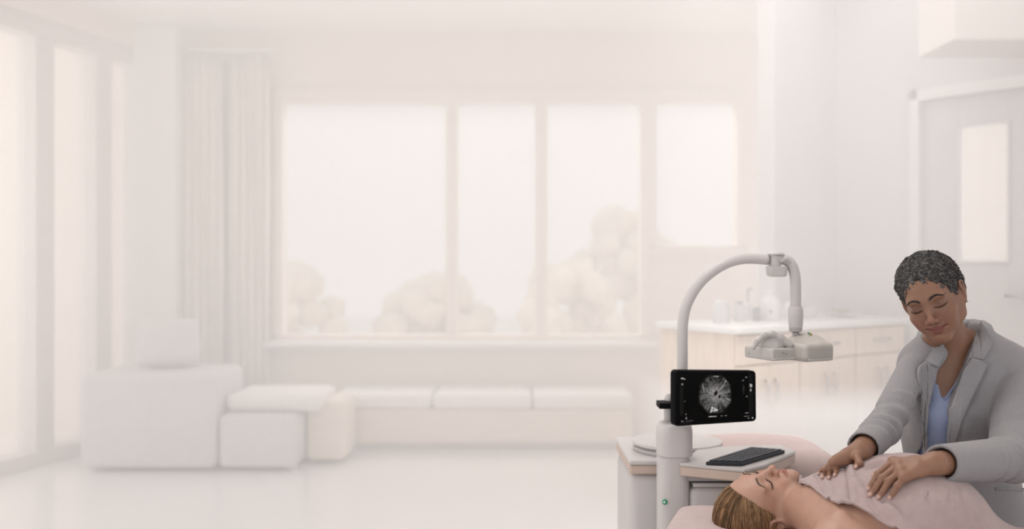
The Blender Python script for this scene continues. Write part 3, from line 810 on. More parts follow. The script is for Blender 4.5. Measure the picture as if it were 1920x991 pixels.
# curved arm, swivel and drop tube
arm = smooth_path([P(*p, MY) for p in ((1280, 790), (1279.5, 720), (1279.5, 660), (1279.8, 615), (1284, 582), (1296, 553), (1315.6, 526), (1341, 505), (1366.5, 491.5), (1392, 485), (1414.5, 484.5), (1440, 486.5))], 70)
mk('curved_arm', *tube(arm, .0152, 20), M['plast'], us)
sw = P(1453, 490, MY)
mk('swivel_housing', *lathe([(.016, P(0, 499, MY)[2]), (.0172, P(0, 497, MY)[2]), (.0165, P(0, 486, MY)[2]), (.0175, P(0, 479, MY)[2])], (sw[0], MY, 0), 24), M['plast'], us, sharp=40)
mk('swivel_cap', *lathe([(.0215, P(0, 478.5, MY)[2]), (.0245, P(0, 476.5, MY)[2]), (.023, P(0, 474, MY)[2]), (.012, P(0, 471.5, MY)[2]), (.004, P(0, 470.8, MY)[2])], (sw[0] + .002, MY, 0), 28), M['plast'], us, sharp=50)
cu = P(1456, 508, MY)
mk('swivel_cup', *loft([rrect(cu[0], MY, hx, .019, .012, P(0, yy, MY)[2]) for hx, yy in ((.018, 518.5), (.0255, 517), (.0275, 513), (.029, 500), (.0285, 498.5))]), M['clearp'], us, sharp=40)
drop = smooth_path([P(*p, MY) for p in ((1458, 486), (1470, 486), (1480, 491), (1487.5, 504), (1491, 522), (1491.8, 545), (1491.8, 576))], 46)
mk('drop_tube', *tube(drop, .0152, 20), M['plast'], us)
mk('swivel_lug', *tube(smooth_path([P(1463, 490, MY - .012), P(1474, 484, MY - .016), P(1481, 492, MY - .010)], 12), [.006] * 12, 12), M['plast'], us)
dx = P(1491.8, 0, MY)[0]; dz = lambda py: P(0, py, MY)[2]
mk('grip_sleeve', *lathe([(.0185, dz(613)), (.0205, dz(606)), (.021, dz(590)), (.0205, dz(578)), (.017, dz(573.5))], (dx, MY, 0), 26), M['plast'], us, sharp=40)
mk('sleeve_collar', *lathe([(.013, dz(622)), (.0175, dz(620)), (.0185, dz(613))], (dx, MY, 0), 26), M['plastd'], us, sharp=40)
mk('joint_bolt', *lathe([(.008, dz(634)), (.0085, dz(631)), (.006, dz(629.5)), (.010, dz(627)), (.0105, dz(624)), (.007, dz(621))], (dx, MY, 0), 18), M['steel'], us, sharp=40)
# scan head: right housing, left window frame, arched handle
sh = P(1478, 655, MY)
HR = rot('Z', 24)
def h_local(px, py, off=0.0): return P(px, py, MY + off)
f = Field(P(1385, 695, MY) - (0, .15, 0), P(1572, 600, MY) + (0, .15, 0.0), .0022)
f.box(P(1509, 657, MY - .015), (.054, .062, .026), .015, 0.0, R=HR)
f.ell(P(1512, 641, MY + .005), (.048, .052, .026), .02, R=HR)
f.cone(P(1492, 640, MY), P(1530, 642, MY + .03), .016, .013, .015)
f.cone(P(1537, 649, MY - .05), P(1549, 668, MY - .03), .009, .008, .012)
V, F = f.mesh(2); hd = mk('scan_head_housing', V, F, M['cream'], us)
f = Field(P(1380, 695, MY) - (0, .15, 0), P(1566, 605, MY) + (0, .15, 0), .0022)
f.box(P(1447, 660, MY - .012), (.050, .060, .0175), .006, 0.0, R=HR)
V, F = f.mesh(2); mk('scan_window_frame', V, F, M['clearp'], us, sharp=50)
f = Field(P(1388, 694, MY) - (0, .14, 0), P(1566, 600, MY) + (0, .14, 0), .0022)
f.ell(P(1442, 645, MY - .008), (.044, .048, .031), 0, R=HR)
f.ell(P(1478, 654, MY - .008), (.030, .045, .024), .015, R=HR)
f.chain([P(*p, MY - .048) for p in ((1413, 652), (1420, 638), (1432, 628), (1448, 625), (1463, 632), (1480, 645))], [.006, .007, .008, .008, .009, .011], .008)
f.ell(P(1441, 645, MY - .062), (.022, .010, .012), .006, 'sub', R=HR)
V, F = f.mesh(2); mk('handle_arch', V, F, M['clearp'], us)
for cc_, hx, hy, hz in ((P(1447, 660, MY - .012), .047, .0600, .0135), (P(1509, 657, MY - .015), .042, .0615, .0195)):
    mk('lower_lip', *tube(np.linspace(cc_ + HR @ np.array([-hx, -hy, -hz]), cc_ + HR @ np.array([hx, -hy, -hz]), 10), .0035, 10), M['cream'], us)
for px, py, mm in ((1516.5, 624.5, 'green'), (1520.5, 626, 'yellow')):
    mk('status_light', *lathe([(.0026, -.002), (.0032, 0), (.0026, .0028)], P(px, py, MY - .022), 12), M[mm], us)
for px, py in ((1472, 651), (1469, 661), (1474.5, 664), (1405, 662)):
    mk('screw', *lathe([(.0015, -.001), (.0017, 0), (.001, .0012)], P(px, py, MY - .078), 8), M['plastk'], us)
# keyboard desk
KZ = 0.655
def onz(px, py, z=KZ): 
    Y = (CAM_H - z) * FPX / (py - 495.5); return np.array([(px - 960) / FPX * Y, Y])
desk_poly = [onz(1274, 867), onz(1396, 879), onz(1434, 870), onz(1492, 845), onz(1462, 832), onz(1312, 838)]
mk('keyboard_desk', *slab(desk_poly, KZ - .010, KZ, .003), M['plast'], us, smooth=False)
mk('desk_edge', *slab([p + (np.mean(desk_poly, 0) - p) * .006 for p in desk_poly], KZ - .036, KZ - .010, .004), M['beigep'], us, smooth=False)
kb = [onz(1323, 865, KZ + .01), onz(1391, 867, KZ + .01), onz(1472, 843, KZ + .01), onz(1408, 838, KZ + .01)]
kbo = mk('keyboard', *slab(kb, KZ + .0005, KZ + .010, .002), M['keyb'], us, smooth=False)
kb = np.array(kb)
nr, nc = 5, 14
for i in range(nr):
    for j in range(nc):
        def kp(a, b): return (kb[0] * (1 - a) + kb[1] * a) * (1 - b) + (kb[3] * (1 - a) + kb[2] * a) * b
        a0, a1 = .04 + .92 * (i + .10) / nr, .04 + .92 * (i + .90) / nr; b0, b1 = .03 + .94 * (j + .10) / nc, .03 + .94 * (j + .90) / nc
        mk('key', *slab([kp(a0, b0), kp(a1, b0), kp(a1, b1), kp(a0, b1)], KZ + .0095, KZ + .0135, 0), M['keys'], kbo, smooth=False)
# box and ledges below the desk
b0 = P(1294, 905, 2.52)
mk('desk_arm', *rbox((px_c, 2.51, KZ - .055), (b0[0] + .16, 2.60, KZ - .0365), 0.004), M['plastd'], us, smooth=False)
mk('cable_ledge', *rbox((px_c + .05, 2.51, KZ - .072), (b0[0] + .17, 2.64, KZ - .060), 0.004), M['plast'], us, smooth=False)
mk('dark_slot', *rbox((px_c + .05, 2.515, KZ - .0605), (b0[0] + .17, 2.63, KZ - .0545), 0.001), M['plastk'], us, smooth=False)
mk('side_unit', *rbox((b0[0] - .002, 2.50, 0.0), (b0[0] + .19, 2.645, KZ - .0725), 0.018, 3), M['plast'], us, sharp=40)
# ------------------------------------------------------------------ people: shared head and hand modelling
def unit(v): v = np.asarray(v, float); return v / np.linalg.norm(v)
def head_frame(fwd, up):
    f_ = unit(fwd); u = np.asarray(up, float); u = unit(u - f_ * (u @ f_)); r = np.cross(f_, u)
    return np.stack([r, f_, u], 1)                                  # local x right, y forward, z up

def head_sdf(f, O, R, s=1.0, smile=0.0, lids=0.0, slim=1.0):
    w = lambda x, y, z: O + R @ (np.array([x, y, z]) * s)
    E = lambda c, r, k, op='u', Q=None: f.ell(w(*c), np.array(r) * s, k * s, op, R if Q is None else R @ Q)
    C = lambda a, b, ra, rb, k, op='u': f.cone(w(*a), w(*b), ra * s, rb * s, k * s, op)
    B = lambda c, g, amp: f.bump(w(*c), np.array(g) * s, amp * s, R)
    E((0, -.014, .030), (.0735, .094, .082), 0)
    E((0, .026, -.012), (.062 * slim, .062, .088), .035)
    for e in (-1, 1):
        C((e * .052 * slim, .004, -.060), (e * .012, .062, -.097), .017, .014, .030)     # jaw
        C((e * .056, -.004, -.020), (e * .054 * slim, .002, -.060), .018, .016, .025)
        E((e * .043, .055, -.030), (.019, .020, .016), .022)                           # cheekbone
        E((e * .030, .060, -.052), (.022, .022, .024), .022)                           # cheek
        E((e * .027, .0770, .020), (.024, .008, .0065), .018)                          # brow
    E((0, .070, -.097), (.017, .014, .013), .020)                                      # chin
    E((0, .0685, -.066), (.027, .0185, .022), .020)                                      # muzzle
    for e in (-1, 1):
        E((e * .0315, .094, .001), (.0185, .0125, .0120), .012, 'sub')                 # socket
        E((e * .0315, .0700, -.0015), (.0150, .0140, .0120), .005)                     # closed lid over the eyeball
    C((0, .080, .012), (0, .100, -.030), .0072, .0078, .012)                           # bridge of the nose
    E((0, .1035, -.0370), (.0098, .0098, .0085), .007)
    for e in (-1, 1):
        E((e * .0125, .0945, -.0405), (.0068, .0090, .0068), .006)
        E((e * .0062, .1010, -.0478), (.0030, .0050, .0030), .0025, 'sub')
    zc = -.0665
    for e in (-1, 1):
        C((e * .0035, .0905, zc + .0040), (e * .0235, .0800, zc + .0008 + smile * .005), .0038, .0014, .0035)
        C((0, .0905, zc - .0050), (e * .0190, .0815, zc - .0018 + smile * .0035), .0050, .0018, .004)
        C((0, .0965, zc), (e * .0260, .0815, zc + smile * .0060), .0012, .0011, .0022, 'sub')
        B((e * .029, .078, zc + .004), (.006, .008, .007), -.0016 * (0.4 + smile))
        B((e * .024, .088, -.050), (.006, .010, .010), -.0012 * (.3 + smile))
        B((0, .094, -.0555), (.0030, .008, .006), -.0009)
        B((e * .066, .03, .018), (.016, .03, .02), -.003)
    B((0, .088, -.0835), (.014, .012, .0045), -.0030)
    for e in (-1, 1):                                                                  # ears
        Q = rot('Z', -e * 24) @ rot('X', -10)
        E((e * .0755, -.012, -.006), (.0075, .0170, .0300), .006, 'u', Q)
        E((e * .0815, -.008, -.002), (.0060, .0095, .0185), .004, 'sub', Q)
        E((e * .0720, -.004, -.032), (.0055, .0085, .0085), .006)
        pts = [(.0775 * e, .004, .008), (.0790 * e, .001, .020), (.0800 * e, -.012, .025), (.0815 * e, -.024, .016), (.0810 * e, -.025, -.004), (.0780 * e, -.016, -.024)]
        for a, b in zip(pts[:-1], pts[1:]): C(a, b, .0030, .0030, .003)
        C((.0775 * e, -.016, -.012), (.0780 * e, -.014, .010), .0022, .0022, .003)

def face_colors(L, base, lip, brow, lidc, blush, smile=0.0, browlift=0.0, dark=0.55):
    """surface colour of a face from head-local coordinates: lips, brows, lids, cheeks, with shade put into mouth line and nostrils"""
    x, y, z = L[:, 0], L[:, 1], L[:, 2]; ax = np.abs(x)
    c = np.tile(np.array(base, float), (len(L), 1))
    def mixin(col, m): 
        m = np.clip(m, 0, 1)[:, None]; c[:] = c * (1 - m) + np.array(col) * m
    sg = lambda v, w: 1 / (1 + np.exp(np.clip(v / w, -40, 40)))
    front = sg(.062 - y, .004)
    mixin(blush, front * .55 * np.exp(-((ax - .042) / .020) ** 2 - ((z + .036) / .018) ** 2))
    mixin(blush, front * .40 * np.exp(-(x / .013) ** 2 - ((z + .040) / .012) ** 2))
    zc = -.0665 + smile * .0060 * (ax / .0260) ** 1.5
    tu = np.clip(1 - (ax / .0265) ** 2, 0, 1); tl = np.clip(1 - (ax / .0245) ** 2, 0, 1)
    zu = zc + .0080 * tu ** .8 - .0016 * np.exp(-(x / .0035) ** 2); zl = zc - .0108 * tl ** .8
    m = sg(z - zu, .0006) * sg(zl - z, .0006) * (ax < .0268) * sg(.068 - y, .003)
    mixin(lip, m * .9)
    mixin(np.array(lip) * dark * .6, np.exp(-((z - zc) / .0011) ** 2) * (ax < .0268) * sg(.068 - y, .003) * .8)  # shade between the lips, put into the colour
    # brows: arched tapering strokes
    t = np.clip((ax - .011) / .038, 0, 1)
    zb = .0185 + browlift + .0085 * np.sin(np.pi * np.clip(t, 0, 1) ** .85 * .78) - .006 * t ** 3
    wb = .0026 * (1 - t) ** .5 + .0012
    mb = np.exp(-((z - zb) / wb) ** 2) * sg(.011 - ax, .0012) * sg(ax - .0495, .0012) * sg(.04 - y, .003)
    mixin(brow, mb * 1.1)
    # lids
    ml = front * np.exp(-((ax - .0315) / .015) ** 2 - ((z - .0035) / .0075) ** 2)
    mixin(lidc, ml * .55)
    ze = -.0050 - .0042 * (1 - ((ax - .0315) / .0150) ** 2)
    me_ = np.exp(-((z - ze) / .0014) ** 2) * sg(np.abs(ax - .0325) - .0150, .0010) * sg(.055 - y, .003)
    mixin((.012, .008, .006), me_ * .92)
    mixin(np.array(base) * .35, sg(.0035 - np.abs(np.hypot(ax - .0062, z + .0485) - 0) * -1 - .0035, .0006) * 0)
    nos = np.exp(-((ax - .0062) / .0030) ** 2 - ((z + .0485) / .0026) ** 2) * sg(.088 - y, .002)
    mixin(np.array(base) * .22, nos * .9)  # nostril shade, put into the colour
    return c

def lashes(tree, O, R, s, parent, droop=0.0):
    """fine lashes standing along both closed lids"""
    for e in (-1, 1):
        parts = []
        for i in range(17):
            t = i / 16; xx = .0170 + .0310 * t
            zz_ = -.0050 - .0042 * (1 - ((xx - .0315) / .0150) ** 2)
            o = O + R @ (np.array([e * xx, .20, zz_]) * s)
            hit, n, _, _ = tree.ray_cast(Vector(o), Vector(-R[:, 1]))
            if hit is None: continue
            p = np.array(hit) - R[:, 1] * .0006
            d = R @ unit((e * (t - .35) * .9, 1.0, -.75))
            q = p + d * .0042 * s + R[:, 2] * .0008; r = p + d * .0072 * s + R[:, 2] * .0030 * s
            parts.append(tube([p, q, r], [.00055, .0004, .00018], 4))
        if parts: mk('eyelashes', *cat_mesh(parts), M['lash'], parent)['kind'] = 'stuff'

def eyebrows(tree, O, R, s, parent, mat_, n=70, thick=.00042):
    """short hairs laid along both brows"""
    for e in (-1, 1):
        parts = []
        for i in range(n):
            t = (i + random.random()) / n; xx = .0115 + .0375 * t
            zb = .0185 + .0085 * math.sin(math.pi * t ** .85 * .78) - .006 * t ** 3 + random.gauss(0, 1) * .0013 * (1 - t) ** .5
            def drop(x_, z_):
                hit = tree.ray_cast(Vector(O + R @ (np.array([e * x_, .20, z_]) * s)), Vector(-R[:, 1]))[0]
                return None if hit is None else np.array(hit) + R[:, 1] * .0004
            up = .0016 * (1 - 1.9 * t)
            p, q = drop(xx, zb - up * .5), drop(xx + .0048, zb + up)
            if p is None or q is None: continue
            parts.append(tube([p, .5 * (p + q) + R[:, 1] * .0003, q], [thick, thick, thick * .4], 4))
        if parts: mk('eyebrow', *cat_mesh(parts), mat_, parent)['kind'] = 'stuff'

def hand_sdf(f, wrist, fore, fingers, thumb, q=1.0, wr=.023, pq=1.0):
    """fingers: joint chains (knuckle, middle, end, tip); palm bones run from the wrist to each knuckle; q scales the thickness"""
    f.cone(fore, wrist, wr * 1.15, wr, .01)
    for i, ch in enumerate(fingers):
        f.cone(wrist, ch[0], .0165 * pq, .0112 * (.5 * q + .5 * pq) * (1.0, 1.04, .98, .86)[i], .014 * pq)
    mid = [.5 * (wrist + ch[0]) for ch in fingers]
    for a, b in zip(fingers[:-1], fingers[1:]): f.cone(a[0], b[0], .0104 * q, .0102 * q, .008 * q)
    for a, b in zip(mid[:-1], mid[1:]): f.cone(a, b, .0140 * pq, .0135 * pq, .010 * pq)
    for i, ch in enumerate(fingers):
        r0 = .0088 * q * (1.0, 1.03, .97, .84)[i]
        rr = [r0 * 1.10, r0 * .98, r0 * .86, r0 * .68]
        for j in range(3): f.cone(ch[j], ch[j + 1], rr[j], rr[j + 1], .0022 * q)
        f.ell(ch[1], r0 * 1.03, .004 * q); f.ell(ch[0] + np.array([0, -.2, .9]) * .002, r0 * 1.15, .006 * q)
    f.cone(.6 * wrist + .4 * thumb[0], thumb[0], .016 * pq, .0125 * q, .012 * q)
    rr = [.0125 * q, .0100 * q, .0092 * q, .0070 * q]
    for j in range(len(thumb) - 1): f.cone(thumb[j], thumb[j + 1], rr[j], rr[j + 1], .004 * q)

def hand_colors(V, chains, base, nail, dorsal, q=1.0):
    c = np.tile(np.array(base, float), (len(V), 1))
    for ch in chains:
        tip, end = ch[-1], ch[-2]; d = unit(tip - end)
        dn = dorsal - d * (dorsal @ d); dn = unit(dn); sd = np.cross(d, dn)
        w_ = V - (tip + d * .0015 * q + dn * .0058 * q); a = w_ @ d; b = w_ @ dn; e = w_ @ sd
        m = np.clip(1.5 * np.exp(-(a / (.0062 * q)) ** 4 - (e / (.0046 * q)) ** 4 - (b / (.0050 * q)) ** 4), 0, 1)[:, None]
        c = c * (1 - m) + np.array(nail) * m
        for j in (1, 2):                                          # knuckle skin
            g_ = np.exp(-((V - ch[j]) ** 2).sum(1) / (.009 * q) ** 2)[:, None] * .10; c = c * (1 - g_)
    return c

# ------------------------------------------------------------------ treatment couch
BU = unit((0.95, -0.31, 0)); BN = np.array([BU[1], -BU[0], 0.0])          # along the couch (head to feet), towards the camera
PC = np.array([0.815, 1.915, 0.650])                                      # middle of the patient's rib cage
MB = np.stack([BU, BN * -1, [0, 0, 1.0]], 1)
def bpt(s, t, z): return np.array([PC[0], PC[1], 0]) + BU * s + BN * t + np.array([0, 0, z])
BEDZ = 0.530
couch = empty('treatment_couch', bpt(0.4, 0, 0), 'treatment couch with blush pink sheet under the lying patient', 'couch')
def b_box(s0, s1, t0, t1, z0, z1, r, seg=3):
    V, F = rbox((s0, t0, z0), (s1, t1, z1), r, seg); return xf(V, MB, (PC[0], PC[1], 0)), F
mk('mattress', *b_box(-.50, 1.35, -.34, .34, BEDZ - .11, BEDZ, .035), M['linen'], couch)
mk('couch_frame', *b_box(-.47, 1.32, -.31, .31, BEDZ - .17, BEDZ - .11, .008), M['plast'], couch, smooth=False)
for s_, t_ in ((-.40, -.26), (-.40, .26), (1.25, -.26), (1.25, .26)):
    mk('leg', *b_box(s_ - .025, s_ + .025, t_ - .025, t_ + .025, 0, BEDZ - .17, .006), M['steel'], couch, smooth=False)

# pillow under the head
V, F = pillow((0, 0, 0), (.34, .56, .075), None, 26, .33)
V = V + np.stack([0 * V[:, 0], 0 * V[:, 0], .004 * (vnoise(V * 22, 4) - .5)], 1)
V = xf(V, MB, bpt(-.335, -.02, BEDZ + .034))
tag(mk('head_pillow', V, F, M['linen']), 'flat blush pink pillow under the lying patient\'s head', 'pillow')

# padded pink couch section behind the keyboard desk
f = Field((.50, 2.62, -.02), (1.12, 3.25, .72), .012)
f.box((.80, 2.92, .31), (.215, .20, .315), .07, 0)
f.ell((.79, 2.92, .57), (.19, .17, .070), .05)
f.ridge((.62, 2.73, .57), (.98, 2.78, .59), .03, .008); f.ridge((.70, 2.75, .63), (.99, 2.9, .60), .03, -.008); f.ridge((.86, 2.72, .50), (.97, 2.74, .62), .025, .010)
f.D = np.where((f.lo[2] + f.h * np.arange(f.n[2]))[None, None, :] < 0.0, np.maximum(f.D, .004), f.D)
V, F = f.mesh(2)
tag(mk('padded_bench', V, F, M['linen']), 'blush pink blanket-covered bench behind the keyboard desk', 'bench')

# ------------------------------------------------------------------ the patient lying on her back
pat = empty('person', bpt(0, 0, BEDZ), 'person lying on the couch under a pink towel, eyes closed, blond hair swept back', 'person')
p_eyes = P(1425.2, 898.1, 2.10)
p_down = unit((.949, .311, .047))
p_fwd = unit((-.042, -.19, .975))
RP = head_frame(p_fwd, -p_down)
SP = .90
OP = p_eyes - RP @ np.array([0, .080, 0]) * SP
hp = lambda x, y, z: OP + RP @ (np.array([x, y, z]) * SP)
f = Field((.38, 1.62, .50), (1.12, 2.25, .80), .0019)
head_sdf(f, OP, RP, SP, smile=.25, slim=.97)
nb, nt_ = bpt(-.150, -.030, .665), hp(0, -.012, -.060)
f.cone(nt_, nb, .043, .050, .018)
f.cone(hp(.03, .03, -.07), bpt(-.125, .02, .690), .011, .009, .03); f.cone(hp(-.03, .02, -.07), bpt(-.125, -.06, .685), .011, .009, .03)
f.ell(bpt(-.005, -.02, .650), (.19, .155, .124), .05, R=MB)
f.cone(bpt(-.120, -.14, .645), bpt(-.118, .14, .642), .050, .050, .04)             # shoulders
f.cone(bpt(-.122, .160, .636), bpt(.12, .215, .585), .050, .043, .03)              # near upper arm
f.cone(bpt(-.125, .03, .706), bpt(-.118, .135, .694), .009, .010, .02)             # collar bone
f.cone(bpt(-.125, -.03, .706), bpt(-.118, -.13, .692), .009, .010, .02)
for t_ in (-.075, .075): f.ell(bpt(.035, t_, .706), (.075, .070, .056), .06, R=MB)
f.ell(bpt(.22, 0, .588), (.16, .135, .058), .05, R=MB)
Vp, Fp = f.mesh(1)
Lp = (Vp - OP) @ RP / SP
SKP = np.array([.505, .300, .222])
colp = face_colors(Lp, SKP, (.44, .175, .145), (.20, .115, .075), (.42, .235, .18), (.50, .225, .165), smile=.25, dark=.5)
tree_p = bvh(Vp, Fp)
# legs and hips under the sheet
f = Field(bpt(0, 0, .5) - (.1, .75, 0), bpt(0, 0, .8) + (1.35, .35, 0), .010)
f.ell(bpt(.20, 0, .588), (.20, .135, .056), .05, R=MB); f.ell(bpt(.42, 0, .585), (.17, .160, .056), .06, R=MB)
for t_ in (-.085, .085):
    f.chain([bpt(.46, t_, .585), bpt(.84, t_ * 1.1, .582), bpt(1.20, t_ * 1.2, .572)], [.055, .048, .036], .03)
    f.cone(bpt(1.20, t_ * 1.2, .585), bpt(1.24, t_ * 1.4, .68), .034, .022, .02)
f.chain([bpt(.06, .215, .586), bpt(.16, .235, .580), bpt(.40, .235, .575), bpt(.50, .225, .568)], [.044, .038, .028, .024], .02)
V2, F2 = f.mesh(1)
VB = np.concatenate([Vp, V2]); FB = np.concatenate([Fp, F2 + len(Vp)])
pb = mk('body', VB, FB, M['skin'], pat, col=np.concatenate([colp, np.tile(SKP, (len(V2), 1))]))
lashes(tree_p, OP, RP, SP, pat)
eyebrows(tree_p, OP, RP, SP, pat, M['browp'], 60, .00034)
e_ = hp(.0815, -.000, -.0335)
for sgn in (1,):
    mk('earring', *lathe([(.0006, -.002), (.0021, -.001), (.0021, .001), (.0006, .002)], e_, 10), M['silver'], pat)

# hair: a close cap and strands swept back from the forehead
f = Field(OP - .17, OP + .17, .003)
def EH(c, r, k, op='u'): f.ell(hp(*c), np.array(r) * SP, k, op, RP)
EH((0, -.022, .034), (.079, .099, .087), 0); EH((0, -.07, .005), (.078, .055, .075), .03)
EH((0, .100, -.045), (.082, .082, .112), .006, 'sub'); EH((0, .03, -.085), (.12, .060, .088), .006, 'sub')
Vh, Fh = f.mesh(1)
HB = np.array([.33, .205, .118])
hcol = HB * (.40 + .45 * vnoise(((Vh - OP) @ RP) * np.array([60, 8, 60]), 5))[:, None]
mk('hair', Vh, Fh, M['hairm'], pat, col=hcol)
parts = []; cols = []
Cc = np.array([0, -.022, .034]); Rc = np.array([.0815, .1015, .0895])
for i in range(3000):
    # start near the hairline, run back over the skull and down to the pillow
    th = random.uniform(-1.95, 1.95)                          # around the hairline, 0 = middle of the forehead
    k_ = random.random() ** 2 * .9
    st = np.array([.083 * math.sin(th), .062 * math.cos(th * .75) + .012 - .05 * k_, .020 + .056 * math.cos(th) + random.gauss(0, .0022) + .04 * k_])
    en = np.array([.075 * math.sin(th * .75) + random.uniform(-.008, .008), -.122, .045 * math.cos(th) + .02 * math.sin(th * 7) + random.uniform(-.01, .012) + .018])
    d0 = unit((st - Cc) / Rc); d1 = unit((en - Cc) / Rc); lift = random.uniform(1.0, 1.030); pth = []
    w1, w2 = random.uniform(-.006, .006), th * 5
    for t in np.linspace(0, 1, 10):
        d = unit(d0 * (1 - t) + d1 * t); l_ = 1 + (lift - 1) * math.sin(math.pi * min(1, t * 1.2 + .05))
        pth.append(hp(*(Cc + d * Rc * l_ + np.array([w1 * math.sin(4 * t + w2) * t, -.014 * t, w1 * t]))))
    w_ = random.uniform(.0005, .0010)
    v, q = tube(pth, w_ * np.array([.2, .7, 1, 1, 1, 1, 1, .9, .7, .3]), 3)
    sh_ = (.65 + .45 * math.sin(th * 23) * math.sin(th * 9 + 1) + random.uniform(-.2, .45)) * (1.9 if random.random() < .10 else 1.0)
    sh_ = max(.3, sh_); parts.append((v, q)); cols.append(np.tile(HB * sh_ * np.array([1, .97, .92]), (len(v), 1)))
V, F = cat_mesh(parts)
o = mk('hair_strands', V, F, M['hairm'], pat, col=np.concatenate(cols)); o['kind'] = 'stuff'

# ------------------------------------------------------------------ the towel over the chest
hf_lo = np.array([.45, 1.45]); hh = .006; nx_, ny_ = 190, 150
XX, YY = np.meshgrid(hf_lo[0] + hh * np.arange(nx_), hf_lo[1] + hh * np.arange(ny_), indexing='ij')
tree_b = bvh(VB, FB); HM = np.full(XX.shape, BEDZ + .004)
for i in range(nx_):
    for j in range(ny_):
        hit = tree_b.ray_cast(Vector((XX[i, j], YY[i, j], 1.0)), Vector((0, 0, -1)))[0]
        if hit is not None: HM[i, j] = max(HM[i, j], hit.z)
def blur(A, n):
    for _ in range(n):
        B_ = np.pad(A, 1, mode='edge'); A = (B_[:-2, 1:-1] + B_[2:, 1:-1] + B_[1:-1, :-2] + B_[1:-1, 2:] + 4 * B_[1:-1, 1:-1]) / 8
    return A
HS = np.maximum(blur(HM, 60), blur(HM, 6))                       # cloth spans the hollows
HS = np.maximum(blur(HS, 4), HM); HS = np.maximum(blur(HS, 3), HM)
def cloth_z(x, y):
    a = np.clip((x - hf_lo[0]) / hh, 0, nx_ - 1.001); b = np.clip((y - hf_lo[1]) / hh, 0, ny_ - 1.001)
    i = a.astype(int); j = b.astype(int); u = a - i; v = b - j
    return HS[i, j] * (1 - u) * (1 - v) + HS[i + 1, j] * u * (1 - v) + HS[i, j + 1] * (1 - u) * v + HS[i + 1, j + 1] * u * v
gi = np.arange(nx_ * ny_).reshape(nx_, ny_)
tree_h = bvh(np.stack([XX, YY, HS + .0075], -1).reshape(-1, 3), np.stack([gi[:-1, :-1], gi[1:, :-1], gi[1:, 1:], gi[:-1, 1:]], -1).reshape(-1, 4))
edge_px = [(1499, 907), (1512, 911), (1530, 922), (1548, 934), (1562, 943), (1572, 946), (1582, 944), (1597, 945), (1618, 957), (1648, 975), (1684, 994)]
E3 = np.array([sight(tree_h, *p) for p in edge_px])
es = (E3 - PC) @ BU; et = (E3 - PC) @ BN
es = np.maximum.accumulate(es + np.arange(len(es)) * 1e-5)
S_ = np.concatenate([np.linspace(es[0], .32, 190, endpoint=False), np.linspace(.32, 1.05, 50)])
te = np.interp(S_, es, et); te = np.where(S_ > es[-1], et[-1] + (.31 - et[-1]) * np.clip((S_ - es[-1]) / .16, 0, 1) ** .8, te); te = np.minimum(te, .31)
NT = 150; G = []
for i, s_ in enumerate(S_):
    far = -.05 - .26 * min(1, (i + 2) / 14) ** .6
    t_ = te[i] + (far - te[i]) * np.linspace(0, 1, NT)
    G.append(np.stack([PC[0] + BU[0] * s_ + BN[0] * t_, PC[1] + BU[1] * s_ + BN[1] * t_], 1))
G = np.array(G); gx, gy = G[..., 0], G[..., 1]
gz = cloth_z(gx, gy) + .0075
ss = (gx - PC[0]) * BU[0] + (gy - PC[1]) * BU[1]; tt = (gx - PC[0]) * BN[0] + (gy - PC[1]) * BN[1]
def fold_line(px_pts, w, amp):
    """a crease or ridge running through the given places on the towel"""
    global gz
    q = np.array([sight(tree_h, *p) for p in px_pts]); a = (q - PC) @ BU; b = (q - PC) @ BN
    best = np.full(ss.shape, 9.0); L = len(a) - 1; kk = np.zeros(ss.shape)
    for i_ in range(L):
        d = np.array([a[i_ + 1] - a[i_], b[i_ + 1] - b[i_]]); k = np.clip(((ss - a[i_]) * d[0] + (tt - b[i_]) * d[1]) / (d @ d + 1e-12), 0, 1)
        r2 = (ss - a[i_] - k * d[0]) ** 2 + (tt - b[i_] - k * d[1]) ** 2
        kk = np.where(r2 < best, (i_ + k) / L, kk); best = np.minimum(best, r2)
    gz = gz + 1.8 * amp * np.exp(-best / w ** 2) * np.clip(4 * kk * (1 - kk), 0, 1) ** .35
for line, w_, am in (([(1584, 872), (1592, 905), (1596, 944)], .005, -.0060), ([(1589, 872), (1597, 905), (1602, 944)], .008, .0050),
                     ([(1529, 891), (1546, 915), (1553, 938)], .005, -.0045), ([(1535, 891), (1552, 915), (1559, 938)], .008, .0040),
                     ([(1622, 876), (1660, 870), (1712, 880)], .006, .0060), ([(1622, 881), (1660, 876), (1705, 884)], .005, -.0050), ([(1640, 867), (1690, 868), (1740, 876)], .006, .0050),
                     ([(1630, 938), (1652, 958), (1692, 986)], .007, .0065), ([(1628, 945), (1648, 966), (1680, 988)], .005, -.0055),
                     ([(1644, 940), (1700, 965), (1726, 990)], .006, -.0045), ([(1735, 925), (1748, 955), (1762, 990)], .006, -.0060), ([(1742, 925), (1756, 955), (1771, 990)], .008, .0065),
                     ([(1778, 935), (1796, 962), (1812, 990)], .008, .0060), ([(1772, 938), (1788, 964), (1802, 990)], .006, -.0050), ([(1800, 925), (1828, 958), (1848, 990)], .008, .0070), ([(1793, 927), (1818, 960), (1838, 990)], .006, -.0055),
                     ([(1604, 902), (1615, 922), (1628, 936)], .006, .0040), ([(1690, 940), (1712, 955), (1738, 960)], .007, .0040), ([(1660, 946), (1672, 965), (1700, 990)], .006, .0040)):
    fold_line(line, w_, am)
nq = np.stack([gx.ravel() * 26, gy.ravel() * 26, np.zeros(gx.size)], 1)
gz = gz + (.0030 * (vnoise(nq, 8) - .5) + .0016 * (vnoise(nq * 2.7, 9) - .5)).reshape(gz.shape)
